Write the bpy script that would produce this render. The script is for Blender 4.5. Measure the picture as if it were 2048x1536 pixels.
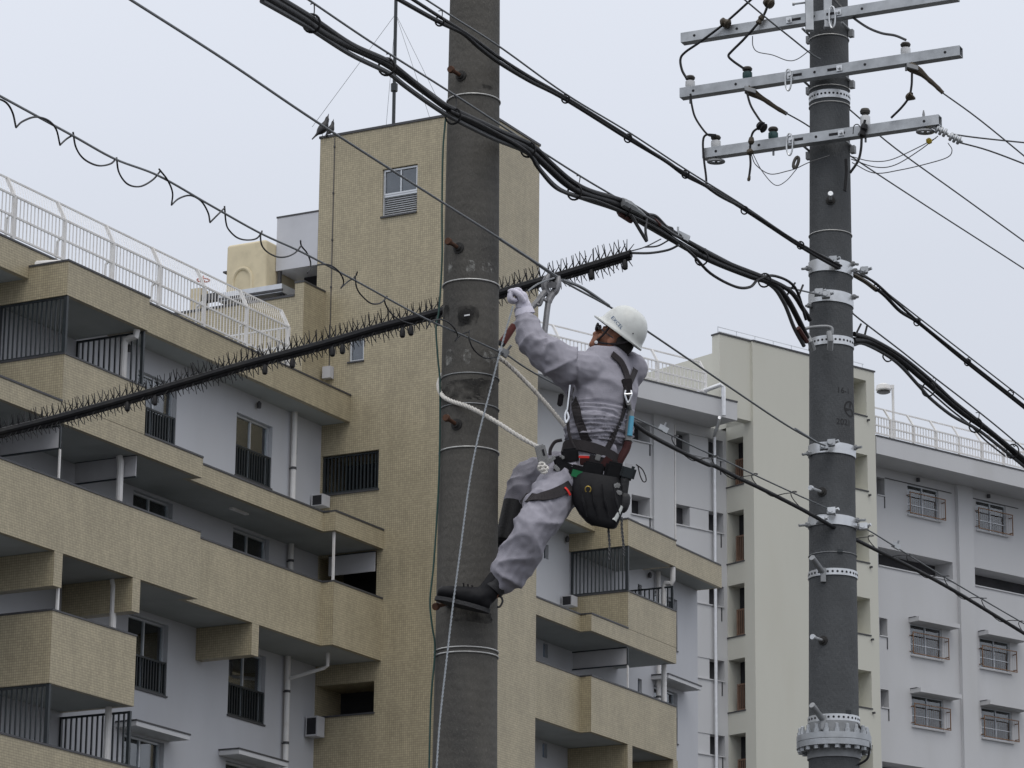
import bpy, bmesh, math, random
from mathutils import Vector, Matrix, noise
from mathutils.bvhtree import BVHTree

for o in list(bpy.data.objects):
    bpy.data.objects.remove(o, do_unlink=True)
sc = bpy.context.scene
col = sc.collection
rnd = random.Random(11)

# ------------------------------------------------------------------ camera
FPX, PITCH, ROLL = 6909.4, 0.2701042, -0.00984878      # focal length in photo pixels (2048 wide)
_f = Vector((0, math.cos(PITCH), math.sin(PITCH)))
_r0 = Vector((1, 0, 0))
_d0 = _f.cross(_r0)
_r = _r0 * math.cos(ROLL) + _d0 * math.sin(ROLL)
_d = _d0 * math.cos(ROLL) - _r0 * math.sin(ROLL)
CAM = Vector((0, 0, 1.6))
cam = bpy.data.cameras.new('camera')
cam.sensor_width = 36.0
cam.lens = FPX / 2048 * 36.0
cam.clip_start = 0.1
cam.clip_end = 3000
camo = bpy.data.objects.new('camera', cam)
col.objects.link(camo)
camo.matrix_world = Matrix((( _r.x, -_d.x, -_f.x, 0), (_r.y, -_d.y, -_f.y, 0), (_r.z, -_d.z, -_f.z, 1.6), (0, 0, 0, 1)))
sc.camera = camo

# ------------------------------------------------------------------ overcast sky, soft sun
SUN_EL, SUN_AZ = math.radians(58), math.radians(170)     # azimuth from +Y clockwise: behind and right of the camera
world = bpy.data.worlds.new('World')
sc.world = world
world.use_nodes = True
nt = world.node_tree
nt.nodes.clear()
n = nt.nodes.new
wo = n('ShaderNodeOutputWorld')
mixs = n('ShaderNodeMixShader'); mixs.inputs[0].default_value = 0.86
bg1 = n('ShaderNodeBackground'); bg1.inputs[1].default_value = 0.07
sky = n('ShaderNodeTexSky'); sky.sky_type = 'NISHITA'; sky.sun_disc = False
sky.sun_elevation = SUN_EL; sky.sun_rotation = SUN_AZ; sky.air_density = 1.0; sky.dust_density = 4.0
bg2 = n('ShaderNodeBackground'); bg2.inputs[1].default_value = 1.0
tc = n('ShaderNodeTexCoord'); sx = n('ShaderNodeSeparateXYZ')
ram = n('ShaderNodeValToRGB')
ram.color_ramp.elements[0].position = 0.0; ram.color_ramp.elements[0].color = (0.61, 0.635, 0.70, 1)
ram.color_ramp.elements[1].position = 1.0; ram.color_ramp.elements[1].color = (1.0, 1.0, 1.0, 1)
e = ram.color_ramp.elements.new(0.34); e.color = (0.80, 0.84, 0.93, 1)
cl = n('ShaderNodeTexNoise'); cl.inputs['Scale'].default_value = 2.2; cl.inputs['Detail'].default_value = 4
clm = n('ShaderNodeMapRange'); clm.inputs[3].default_value = 0.95; clm.inputs[4].default_value = 1.05
mulc = n('ShaderNodeMixRGB'); mulc.blend_type = 'MULTIPLY'; mulc.inputs[0].default_value = 1.0
zen = n('ShaderNodeMapRange'); zen.inputs[1].default_value = 0.3; zen.inputs[2].default_value = 1.0; zen.inputs[3].default_value = 1.0; zen.inputs[4].default_value = 1.55
mz = n('ShaderNodeMixRGB'); mz.blend_type = 'MULTIPLY'; mz.inputs[0].default_value = 1.0
lk = nt.links.new
lk(tc.outputs['Generated'], sx.inputs[0]); lk(sx.outputs['Z'], ram.inputs[0]); lk(tc.outputs['Generated'], cl.inputs['Vector'])
lk(cl.outputs['Fac'], clm.inputs[0]); lk(ram.outputs[0], mulc.inputs[1]); lk(clm.outputs[0], mulc.inputs[2])
lk(sx.outputs['Z'], zen.inputs[0]); lk(mulc.outputs[0], mz.inputs[1]); lk(zen.outputs[0], mz.inputs[2])
lk(mz.outputs[0], bg2.inputs[0]); lk(sky.outputs[0], bg1.inputs[0])
lk(bg1.outputs[0], mixs.inputs[1]); lk(bg2.outputs[0], mixs.inputs[2]); lk(mixs.outputs[0], wo.inputs[0])
sl = bpy.data.lights.new('sun', 'SUN'); sl.energy = 0.6; sl.angle = math.radians(35); sl.color = (1, 0.97, 0.92)
so = bpy.data.objects.new('sun', sl); col.objects.link(so)
sdir = Vector((math.sin(SUN_AZ) * math.cos(SUN_EL), math.cos(SUN_AZ) * math.cos(SUN_EL), math.sin(SUN_EL)))
so.rotation_euler = (-sdir).to_track_quat('-Z', 'Y').to_euler()
so.location = (0, 0, 40)
sc.view_settings.view_transform = 'Standard'
sc.view_settings.look = 'None'
sc.view_settings.exposure = 0.0
sc.view_settings.gamma = 1.0

# ------------------------------------------------------------------ pixel rays (photo pixels), mesh builder, materials
def ray(x, y):
    return _r * ((x - 1024) / FPX) + _d * ((y - 768) / FPX) + _f
def at(x, y, Y):
    """the world point seen at photo pixel x, y at distance Y north of the camera"""
    q = ray(x, y)
    return CAM + q * (Y / q.y)

class MB:
    def __init__(s):
        s.v = []; s.f = []; s.m = []; s.sm = []
    def add(s, vs, fs, mi=0, smooth=False):
        b = len(s.v)
        s.v += [tuple(p) for p in vs]
        s.f += [tuple(b + i for i in f) for f in fs]
        s.m += [mi] * len(fs); s.sm += [smooth] * len(fs)
        return s
    def box(s, x0, x1, y0, y1, z0, z1, mi=0):
        if x0 > x1: x0, x1 = x1, x0
        if y0 > y1: y0, y1 = y1, y0
        if z0 > z1: z0, z1 = z1, z0
        return s.add([(x0,y0,z0),(x1,y0,z0),(x1,y1,z0),(x0,y1,z0),(x0,y0,z1),(x1,y0,z1),(x1,y1,z1),(x0,y1,z1)],
                     [(0,3,2,1),(4,5,6,7),(0,1,5,4),(1,2,6,5),(2,3,7,6),(3,0,4,7)], mi)
    def obox(s, c, X, Y, Z, mi=0):
        c = Vector(c); X = Vector(X); Y = Vector(Y); Z = Vector(Z)
        vs = [c + X*i + Y*j + Z*k for k in (-1,1) for j in (-1,1) for i in (-1,1)]
        return s.add(vs, [(0,2,3,1),(4,5,7,6),(0,1,5,4),(2,6,7,3),(0,4,6,2),(1,3,7,5)], mi)
    def beam(s, p, q, w, h, up=(0,0,1), mi=0):
        p = Vector(p); q = Vector(q); d = (q - p); L = d.length; d = d / L
        up = Vector(up); x = d.cross(up)
        if x.length < 1e-4: x = d.cross(Vector((1,0,0)))
        x.normalize(); z = x.cross(d)
        return s.obox((p+q)/2, d*(L/2), x*(w/2), z*(h/2), mi)
    def quad(s, a, b, c, d, mi=0):
        return s.add([a,b,c,d], [(0,1,2,3)], mi)
    def tube(s, pts, r, n=8, cap=True, mi=0, smooth=True, closed=False):
        pts = [Vector(p) for p in pts]
        m = len(pts)
        rs = list(r) if hasattr(r, '__len__') else [r] * m
        T = []
        for i in range(m):
            if closed: t = pts[(i+1) % m] - pts[i-1]
            else: t = pts[min(i+1, m-1)] - pts[max(i-1, 0)]
            if t.length < 1e-9: t = Vector((0,0,1))
            T.append(t.normalized())
        u = T[0].orthogonal().normalized()
        vs = []
        for i in range(m):
            if i:
                u = u - T[i] * u.dot(T[i])
                if u.length < 1e-6: u = T[i].orthogonal()
                u.normalize()
            w = T[i].cross(u)
            for k in range(n):
                a = 2 * math.pi * k / n
                vs.append(pts[i] + (u * math.cos(a) + w * math.sin(a)) * rs[i])
        fs = []
        for i in range(m if closed else m - 1):
            j = (i + 1) % m
            for k in range(n):
                fs.append((i*n+k, i*n+(k+1) % n, j*n+(k+1) % n, j*n+k))
        if cap and not closed:
            fs.append(tuple(range(n-1, -1, -1))); fs.append(tuple((m-1)*n+k for k in range(n)))
        return s.add(vs, fs, mi, smooth)
    def lathe(s, prof, o, axis=(0,0,1), n=24, mi=0, smooth=True, ref=None, arc=None):
        """prof: (radius, height along axis)"""
        o = Vector(o); ax = Vector(axis).normalized()
        u = Vector(ref) if ref is not None else ax.orthogonal()
        u = (u - ax * u.dot(ax)).normalized(); w = ax.cross(u)
        vs = []
        for r_, h in prof:
            for k in range(n):
                a = 2 * math.pi * k / n
                vs.append(o + ax * h + (u * math.cos(a) + w * math.sin(a)) * r_)
        fs = [(i*n+k, i*n+(k+1) % n, (i+1)*n+(k+1) % n, (i+1)*n+k) for i in range(len(prof)-1) for k in range(n)]
        fs.append(tuple(range(n-1, -1, -1))); fs.append(tuple((len(prof)-1)*n+k for k in range(n)))
        return s.add(vs, fs, mi, smooth)
    def ball(s, c, r, n=10, m=7, mi=0):
        c = Vector(c)
        rr = Vector(r) if hasattr(r, '__len__') else Vector((r, r, r))
        vs = [c + Vector((0, 0, rr.z))]
        for i in range(1, m):
            t = math.pi * i / m
            for k in range(n):
                a = 2 * math.pi * k / n
                vs.append(c + Vector((rr.x*math.sin(t)*math.cos(a), rr.y*math.sin(t)*math.sin(a), rr.z*math.cos(t))))
        vs.append(c - Vector((0, 0, rr.z)))
        fs = [(0, 1+k, 1+(k+1) % n) for k in range(n)]
        for i in range(m-2):
            for k in range(n):
                fs.append((1+i*n+k, 1+(i+1)*n+k, 1+(i+1)*n+(k+1) % n, 1+i*n+(k+1) % n))
        b = 1 + (m-2)*n
        fs += [(b+k, len(vs)-1, b+(k+1) % n) for k in range(n)]
        return s.add(vs, fs, mi, True)
    def mesh(s, name, mats, uv=False, sharp=35):
        me = bpy.data.meshes.new(name)
        me.from_pydata(s.v, [], s.f)
        if not isinstance(mats, (list, tuple)): mats = [mats]
        for m in mats: me.materials.append(m)
        me.polygons.foreach_set('material_index', s.m)
        me.polygons.foreach_set('use_smooth', s.sm)
        if uv:
            L = me.uv_layers.new(name='UVMap')
            for p in me.polygons:
                nx, ny, nz = abs(p.normal.x), abs(p.normal.y), abs(p.normal.z)
                for li in p.loop_indices:
                    co = me.vertices[me.loops[li].vertex_index].co
                    if nz > nx and nz > ny: L.data[li].uv = (co.x, co.y)
                    elif nx > ny: L.data[li].uv = (co.y, co.z)
                    else: L.data[li].uv = (co.x, co.z)
        me.update()
        if any(s.sm): me.set_sharp_from_angle(angle=math.radians(sharp))
        return me
    def build(s, name, mats, parent=None, uv=False, sharp=35, label=None):
        o = bpy.data.objects.new(name, s.mesh(name, mats, uv, sharp))
        col.objects.link(o)
        if parent is not None: o.parent = parent
        if label: o['label'] = label
        return o

def tag(o, label, cat, group=None, kind=None):
    if label: o['label'] = label
    if cat: o['category'] = cat
    if group: o['group'] = group
    if kind: o['kind'] = kind
    return o
def empty(name, loc=(0,0,0), rz=0):
    o = bpy.data.objects.new(name, None); col.objects.link(o)
    o.location = loc; o.rotation_euler = (0, 0, rz); o.empty_display_size = 0.1
    return o
def link_mesh(name, me, parent=None, loc=None, mat=None):
    o = bpy.data.objects.new(name, me); col.objects.link(o)
    if parent is not None: o.parent = parent
    if mat is not None: o.matrix_local = mat
    elif loc is not None: o.location = loc
    return o
def spline(pts, k=6):
    """Catmull-Rom through the points"""
    P = [Vector(p) for p in pts]; out = []
    for i in range(len(P) - 1):
        a = P[i-1] if i else P[0]*2 - P[1]
        b, c = P[i], P[i+1]
        d = P[i+2] if i + 2 < len(P) else P[-1]*2 - P[-2]
        for j in range(k):
            t = j / k
            out.append(0.5*((2*b) + (c-a)*t + (2*a-5*b+4*c-d)*t*t + (3*b-a-3*c+d)*t**3))
    out.append(P[-1]); return out

MAT = {}
def mat(name, c, rough=0.6, metal=0.0, var=0.12, scale=6.0, bump=0.0, bscale=None, stretch=(1,1,1), spec=0.5, stain=None, stain_amt=0.0, stain_scale=1.0):
    m = bpy.data.materials.new(name); m.use_nodes = True
    t = m.node_tree; b = t.nodes['Principled BSDF']
    b.inputs['Roughness'].default_value = rough; b.inputs['Metallic'].default_value = metal
    b.inputs['Specular IOR Level'].default_value = spec
    tcn = t.nodes.new('ShaderNodeTexCoord'); mp = t.nodes.new('ShaderNodeMapping'); mp.inputs['Scale'].default_value = stretch
    t.links.new(tcn.outputs['Object'], mp.inputs[0])
    nz = t.nodes.new('ShaderNodeTexNoise'); nz.inputs['Scale'].default_value = scale; nz.inputs['Detail'].default_value = 6; nz.inputs['Roughness'].default_value = 0.6
    t.links.new(mp.outputs[0], nz.inputs['Vector'])
    mr = t.nodes.new('ShaderNodeMapRange'); mr.inputs[1].default_value = 0.25; mr.inputs[2].default_value = 0.75
    mr.inputs[3].default_value = 1 - var; mr.inputs[4].default_value = 1 + var
    t.links.new(nz.outputs['Fac'], mr.inputs[0])
    mx = t.nodes.new('ShaderNodeMixRGB'); mx.blend_type = 'MULTIPLY'; mx.inputs[0].default_value = 1
    mx.inputs[1].default_value = (*c, 1); t.links.new(mr.outputs[0], mx.inputs[2])
    out = mx.outputs[0]
    if stain is not None:
        n2 = t.nodes.new('ShaderNodeTexNoise'); n2.inputs['Scale'].default_value = stain_scale; n2.inputs['Detail'].default_value = 5
        t.links.new(mp.outputs[0], n2.inputs['Vector'])
        r2 = t.nodes.new('ShaderNodeMapRange'); r2.inputs[1].default_value = 0.5; r2.inputs[2].default_value = 0.72; r2.inputs[3].default_value = 0; r2.inputs[4].default_value = stain_amt
        t.links.new(n2.outputs['Fac'], r2.inputs[0])
        m2 = t.nodes.new('ShaderNodeMixRGB'); m2.inputs[2].default_value = (*stain, 1)
        t.links.new(r2.outputs[0], m2.inputs[0]); t.links.new(out, m2.inputs[1]); out = m2.outputs[0]
    t.links.new(out, b.inputs['Base Color'])
    if bump:
        bn = t.nodes.new('ShaderNodeTexNoise'); bn.inputs['Scale'].default_value = bscale or scale * 4; bn.inputs['Detail'].default_value = 5
        t.links.new(mp.outputs[0], bn.inputs['Vector'])
        bp = t.nodes.new('ShaderNodeBump'); bp.inputs['Strength'].default_value = bump; bp.inputs['Distance'].default_value = 0.02
        t.links.new(bn.outputs['Fac'], bp.inputs['Height']); t.links.new(bp.outputs[0], b.inputs['Normal'])
    MAT[name] = m
    return m

def tile_mat(name, c1, c2, joint, w, h, off=0.0, amt=1.0):
    m = bpy.data.materials.new(name); m.use_nodes = True
    t = m.node_tree; b = t.nodes['Principled BSDF']; b.inputs['Roughness'].default_value = 0.45
    uv = t.nodes.new('ShaderNodeUVMap'); uv.uv_map = 'UVMap'
    br = t.nodes.new('ShaderNodeTexBrick'); br.offset = off; br.inputs['Scale'].default_value = 1.0
    br.inputs['Brick Width'].default_value = w; br.inputs['Row Height'].default_value = h
    br.inputs['Mortar Size'].default_value = 0.0032; br.inputs['Mortar Smooth'].default_value = 0.2; br.inputs['Bias'].default_value = 0.0
    br.inputs['Color1'].default_value = (*c1, 1); br.inputs['Color2'].default_value = (*c2, 1); br.inputs['Mortar'].default_value = (*joint, 1)
    t.links.new(uv.outputs[0], br.inputs['Vector'])
    # batches of tile with a slightly different firing, and rain marks running down
    n1 = t.nodes.new('ShaderNodeTexNoise'); n1.inputs['Scale'].default_value = 1.3; n1.inputs['Detail'].default_value = 5
    t.links.new(uv.outputs[0], n1.inputs['Vector'])
    mp = t.nodes.new('ShaderNodeMapping'); mp.inputs['Scale'].default_value = (3.0, 0.22, 1); t.links.new(uv.outputs[0], mp.inputs[0])
    n2 = t.nodes.new('ShaderNodeTexNoise'); n2.inputs['Scale'].default_value = 1.6; n2.inputs['Detail'].default_value = 6; t.links.new(mp.outputs[0], n2.inputs['Vector'])
    ad = t.nodes.new('ShaderNodeMath'); ad.operation = 'ADD'; t.links.new(n1.outputs['Fac'], ad.inputs[0]); t.links.new(n2.outputs['Fac'], ad.inputs[1])
    mr = t.nodes.new('ShaderNodeMapRange'); mr.inputs[1].default_value = 0.75; mr.inputs[2].default_value = 1.25; mr.inputs[3].default_value = 0.91; mr.inputs[4].default_value = 1.07
    t.links.new(ad.outputs[0], mr.inputs[0])
    mx = t.nodes.new('ShaderNodeMixRGB'); mx.blend_type = 'MULTIPLY'; mx.inputs[0].default_value = amt
    t.links.new(br.outputs['Color'], mx.inputs[1]); t.links.new(mr.outputs[0], mx.inputs[2]); t.links.new(mx.outputs[0], b.inputs['Base Color'])
    bp = t.nodes.new('ShaderNodeBump'); bp.inputs['Strength'].default_value = 0.25; bp.inputs['Distance'].default_value = 0.004; bp.invert = True
    t.links.new(br.outputs['Fac'], bp.inputs['Height']); t.links.new(bp.outputs[0], b.inputs['Normal'])
    MAT[name] = m
    return m

def pane_mat(name, tint, refl=0.25):
    m = bpy.data.materials.new(name); m.use_nodes = True
    t = m.node_tree; t.nodes.clear()
    o = t.nodes.new('ShaderNodeOutputMaterial'); mx = t.nodes.new('ShaderNodeMixShader')
    tr = t.nodes.new('ShaderNodeBsdfTransparent'); tr.inputs[0].default_value = (*tint, 1)
    gl = t.nodes.new('ShaderNodeBsdfGlossy'); gl.inputs['Roughness'].default_value = 0.03; gl.inputs[0].default_value = (0.9, 0.93, 0.95, 1)
    fr = t.nodes.new('ShaderNodeFresnel'); fr.inputs[0].default_value = 1.5
    nz = t.nodes.new('ShaderNodeTexNoise'); nz.inputs['Scale'].default_value = 1.5
    ma = t.nodes.new('ShaderNodeMath'); ma.operation = 'MULTIPLY_ADD'; ma.inputs[1].default_value = refl * 0.4; ma.inputs[2].default_value = refl * 0.4
    ad = t.nodes.new('ShaderNodeMath'); ad.operation = 'ADD'
    t.links.new(nz.outputs['Fac'], ma.inputs[0]); t.links.new(ma.outputs[0], ad.inputs[0]); t.links.new(fr.outputs[0], ad.inputs[1])
    t.links.new(ad.outputs[0], mx.inputs[0]); t.links.new(tr.outputs[0], mx.inputs[1]); t.links.new(gl.outputs[0], mx.inputs[2]); t.links.new(mx.outputs[0], o.inputs[0])
    MAT[name] = m
    return m

tile_mat('beige_tile', (0.47, 0.408, 0.275), (0.385, 0.335, 0.228), (0.15, 0.13, 0.095), 0.056, 0.056)
tile_mat('beige_tile_long', (0.43, 0.365, 0.245), (0.355, 0.30, 0.20), (0.10, 0.088, 0.068), 0.112, 0.056, 0.5)
mat('coping', (0.055, 0.055, 0.06), 0.5, var=0.2)
mat('white_render', (0.50, 0.51, 0.54), 0.85, var=0.05, scale=0.8, bump=0.15, bscale=60, stain=(0.45, 0.45, 0.46), stain_amt=0.25, stain_scale=0.6, stretch=(1, 1, 0.35))
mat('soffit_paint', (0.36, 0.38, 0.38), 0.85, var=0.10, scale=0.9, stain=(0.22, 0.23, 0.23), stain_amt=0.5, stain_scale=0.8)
mat('white_wall', (0.56, 0.565, 0.58), 0.85, var=0.035, scale=0.5, bump=0.15, bscale=50, stain=(0.46, 0.46, 0.45), stain_amt=0.35, stain_scale=0.45, stretch=(1, 1, 0.3))
mat('cream_wall', (0.58, 0.575, 0.51), 0.85, var=0.04, scale=0.5, bump=0.15, bscale=50, stain=(0.46, 0.44, 0.37), stain_amt=0.35, stain_scale=0.5, stretch=(1, 1, 0.25))
mat('dark_metal', (0.022, 0.028, 0.032), 0.4, var=0.2, scale=8)
mat('bronze_metal', (0.20, 0.11, 0.06), 0.45, metal=0.3, var=0.2, scale=8)
mat('brown_rail', (0.16, 0.095, 0.065), 0.6, var=0.25, scale=4)
mat('white_paint', (0.72, 0.71, 0.70), 0.5, var=0.07, scale=3, stain=(0.5, 0.44, 0.38), stain_amt=0.3, stain_scale=4)
mat('alu', (0.62, 0.64, 0.67), 0.4, metal=0.6, var=0.08)
mat('void_shade', (0.02, 0.02, 0.024), 0.9, var=0.2)  # near-black, stands in for the shade inside openings, holes and hollow ends
mat('room_shade', (0.05, 0.05, 0.055), 0.9, var=0.3, scale=1.5)  # dark colour holds the shade of rooms and corridors
mat('curtain_cream', (0.42, 0.38, 0.30), 0.9, var=0.25, scale=9, stretch=(1, 1, 0.05))
mat('curtain_white', (0.62, 0.64, 0.64), 0.9, var=0.22, scale=11, stretch=(1, 1, 0.04))
mat('curtain_grey', (0.20, 0.20, 0.22), 0.9, var=0.3, scale=9, stretch=(1, 1, 0.05))
mat('curtain_brown', (0.12, 0.07, 0.05), 0.9, var=0.3, scale=9, stretch=(1, 1, 0.05))
mat('tank_cream', (0.62, 0.54, 0.37), 0.55, var=0.08, scale=2, stain=(0.38, 0.33, 0.22), stain_amt=0.4, stain_scale=2.5)
mat('grey_panel', (0.55, 0.56, 0.60), 0.7, var=0.08, scale=1.2)
mat('board_grey', (0.50, 0.50, 0.52), 0.7, var=0.1, scale=1.5)
mat('red_paint', (0.45, 0.08, 0.05), 0.5, var=0.2)
mat('galv_pipe', (0.72, 0.73, 0.75), 0.35, metal=0.5, var=0.12, scale=5)
pane_mat('window_glass', (0.75, 0.80, 0.82), 0.22)
pane_mat('dark_glass', (0.35, 0.40, 0.45), 0.18)
mat('asphalt', (0.06, 0.06, 0.062), 0.9, var=0.3, scale=0.8, bump=0.3, bscale=30)
mat('earth', (0.055, 0.054, 0.05), 0.95, var=0.25, scale=0.05)

# ------------------------------------------------------------------ ground
g = MB().quad((-1500, -600, 0), (1500, -600, 0), (1500, 2400, 0), (-1500, 2400, 0)).build('ground', MAT['earth'])
g['kind'] = 'structure'
rd = MB().quad((-80, 10, 0.004), (80, 42, 0.004), (80, 49, 0.004), (-80, 17, 0.004)).build('road', MAT['asphalt'])
rd['kind'] = 'structure'
# ------------------------------------------------------------------ building frames: a along the facade, b out of it, z up
class Bld:
    def __init__(s, ang, ox, oy, dist, ref, name, label):
        k = dist / ref
        s.k = k
        s.root = empty(name, (ox * k, oy * k, 0), math.pi / 2 - ang)
        s.root['label'] = label; s.root['category'] = 'building'
    def P(s, a, b, z):
        return Vector((s.k * a, -s.k * b, 1.6 + s.k * (z - 1.6)))
    def W(s, a, b, z):
        return Matrix.Translation(s.root.location) @ Matrix.Rotation(s.root.rotation_euler.z, 4, 'Z') @ s.P(a, b, z)
    def box(s, mb, a0, a1, b0, b1, z0, z1, mi=0):
        p = s.P(a0, b0, z0); q = s.P(a1, b1, z1)
        return mb.box(p.x, q.x, p.y, q.y, max(p.z, 0.0) if z0 > -50 else 0.0, q.z, mi)
    def part(s, name, a0, a1, b0, b1, z0, z1, m, parent=None, label=None):
        mb = MB(); s.box(mb, a0, a1, b0, b1, z0, z1)
        return mb.build(name, MAT[m], parent or s.root, uv=True, label=label)
    def wall(s, mb, plane, c, lo, hi, z0, z1, holes, depth, mi=0):
        """a wall sheet with real openings; plane 'a' faces -a, plane 'b' faces +b; openings get reveals of the given depth"""
        if plane == 'a': pt = lambda t, z, d: s.P(c + d, t, z)
        else: pt = lambda t, z, d: s.P(t, c - d, z)
        xs = sorted({lo, hi} | {h[0] for h in holes} | {h[1] for h in holes}); xs = [x for x in xs if lo <= x <= hi]
        zs = sorted({z0, z1} | {h[2] for h in holes} | {h[3] for h in holes}); zs = [z for z in zs if z0 <= z <= z1]
        for i in range(len(xs)-1):
            for j in range(len(zs)-1):
                cx, cz = (xs[i]+xs[i+1])/2, (zs[j]+zs[j+1])/2
                if any(h[0] < cx < h[1] and h[2] < cz < h[3] for h in holes): continue
                mb.quad(pt(xs[i], zs[j], 0), pt(xs[i+1], zs[j], 0), pt(xs[i+1], zs[j+1], 0), pt(xs[i], zs[j+1], 0), mi)
        for h in holes:
            d = h[4] if len(h) > 4 else depth
            x0, x1, y0, y1 = h[:4]
            for (p, q) in (((x0, y0), (x1, y0)), ((x1, y0), (x1, y1)), ((x1, y1), (x0, y1)), ((x0, y1), (x0, y0))):
                mb.quad(pt(*p, 0), pt(*q, 0), pt(*q, d), pt(*p, d), mi)
        return mb
    def window(s, plane, c, t0, t1, z0, z1, depth, frame='alu', glass='window_glass', curtain='curtain_cream', cols=2, mid=None, fw=0.05, name='window', sill=True, parts=(1.0,)):
        """frame at the given depth behind plane c, a pane per sash, something behind the glass"""
        if plane == 'a': bx = lambda mb, x0, x1, y0, y1, d0, d1: s.box(mb, c + d0, c + d1, x0, x1, y0, y1)
        else: bx = lambda mb, x0, x1, y0, y1, d0, d1: s.box(mb, x0, x1, c - d1, c - d0, y0, y1)
        mb = MB(); D = depth
        bx(mb, t0, t0+fw, z0, z1, D-0.08, D); bx(mb, t1-fw, t1, z0, z1, D-0.08, D)
        bx(mb, t0+fw, t1-fw, z0, z0+fw, D-0.08, D); bx(mb, t0+fw, t1-fw, z1-fw, z1, D-0.08, D)
        w = (t1 - t0 - 2*fw) / cols
        for i in range(1, cols): bx(mb, t0+fw+w*i-fw*0.4, t0+fw+w*i+fw*0.4, z0+fw, z1-fw, D-0.07, D-0.01)
        if mid is not None: bx(mb, t0+fw, t1-fw, mid-fw*0.4, mid+fw*0.4, D-0.065, D-0.012)
        fr = mb.build(name, MAT[frame], s.root)
        for i in range(cols):
            q = MB(); bx(q, t0+fw+w*i+0.004, t0+fw+w*(i+1)-0.004, z0+fw, z1-fw, D-0.035, D-0.028)
            q.build('pane', MAT[glass], fr)
        if curtain:
            cs = curtain if isinstance(curtain, (list, tuple)) else [curtain]
            q = (t1 - t0) / len(cs)
            for i, cm in enumerate(cs):
                if not cm: continue
                m2 = MB(); nst = 14; vs = []; A = t0 + q*i; B = t0 + q*(i+1)
                for k in range(nst+1):
                    tt = A + (B-A)*k/nst; dd = D + 0.10 + 0.02*math.sin(k*2.1+i)
                    for zz in (z0, z1):
                        vs.append(s.P(c+dd, tt, zz) if plane == 'a' else s.P(tt, c-dd, zz))
                m2.add(vs, [(2*k, 2*k+2, 2*k+3, 2*k+1) for k in range(nst)], 0, True)
                m2.build('curtain', MAT[cm], fr)
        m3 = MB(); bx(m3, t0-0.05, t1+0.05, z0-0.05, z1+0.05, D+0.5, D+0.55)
        m3.build('room', MAT['room_shade'], fr)  # back sheet with the shade of the room put into its colour
        if sill:
            m4 = MB(); bx(m4, t0-0.04, t1+0.03, z0-0.045, z0-0.002, -0.04, D-0.09)
            m4.build('sill', MAT['coping'], fr)
        return fr
    def bars(s, name, plane, c, t0, t1, z0, z1, gap, w, m, rails=(0.0, 1.0), rw=0.05, posts=0, parent=None):
        """a railing of upright bars in plane c"""
        mb = MB()
        def bx(x0, x1, y0, y1, h):
            if plane == 'a': s.box(mb, c-h, c+h, x0, x1, y0, y1)
            else: s.box(mb, x0, x1, c-h, c+h, y0, y1)
        nb = max(1, int(round((t1-t0)/gap)))
        for i in range(nb+1):
            t = t0 + (t1-t0)*i/nb
            bx(t-w/2, t+w/2, z0+rw, z1-rw, w*0.45)
        for rr in rails:
            zz = z0 + (z1-z0-rw)*rr
            bx(t0-w/2, t1+w/2, zz, zz+rw, w*0.7)
        for t in (t0, t1): bx(t-w, t+w, z0, z1, w*0.9)
        return mb.build(name, MAT[m], parent or s.root)
    def pipe(s, name, pts, r, m, clamps=(), parent=None):
        mb = MB(); mb.tube([s.P(*p) for p in pts], r * s.k, 10)
        o = mb.build(name, MAT[m], parent or s.root)
        for cz in clamps:
            a, b, _ = pts[0]
            q = MB(); p = s.P(a, b, cz)
            q.lathe([(r*s.k*1.18, -0.03), (r*s.k*1.18, 0.03)], p, n=12); q.beam(p, s.P(a, b-0.16, cz), 0.03, 0.02)
            q.build('pipe_clamp', MAT['coping'], o)
        return o

# ================================================================== LEFT: tiled apartment house with a stair tower
_o = CAM + ray(701.5, 790) * (93.0 / ray(701.5, 790).y)
LB = Bld(0.49782496, _o.x, _o.y, 82.0, 93.0, 'apartment_building', 'beige tiled apartment building with stair tower and stepped balconies on the left')
bW, bI, bO, bT = -0.93, 0.79, 1.16, 4.10
TL = 'beige_tile'
# tower
mb = MB()
OPEN = [(-0.89, 0.95, 24.20, 25.31, 1.3), (-0.89, 0.95, 21.2, 22.41, 1.3), (-0.89, 0.95, 17.97, 18.82, 1.3), (-0.89, 0.95, 14.9, 15.8, 1.3),
        (0.885, 2.025, 32.08, 33.49, 0.16), (-0.10, 0.395, 27.94, 28.64, 0.16)]
LB.wall(mb, 'a', 0.0, -1.21, bT, -0.2, 34.74, OPEN, 0.3)
LB.wall(mb, 'b', bT, 0.0, 3.40, -0.2, 34.74, [], 0.2)
mb.quad(LB.P(0, -1.21, -.2), LB.P(3.4, -1.21, -.2), LB.P(3.4, -1.21, 34.74), LB.P(0, -1.21, 34.74))
mb.quad(LB.P(3.4, -1.21, -.2), LB.P(3.4, bT, -.2), LB.P(3.4, bT, 34.74), LB.P(3.4, -1.21, 34.74))
mb.quad(LB.P(0, -1.21, 34.74), LB.P(3.4, -1.21, 34.74), LB.P(3.4, bT, 34.74), LB.P(0, bT, 34.74))
tower = mb.build('tower_wall', MAT[TL], LB.root, uv=True)
for (b0, b1) in ((-1.24, -1.10), (bT-0.11, bT+0.03)):
    LB.part('coping', -0.03, 3.43, b0, b1, 34.742, 34.81, 'coping', tower)
LB.part('coping', -0.03, 0.11, -1.099, bT-0.111, 34.742, 34.81, 'coping', tower)
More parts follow.
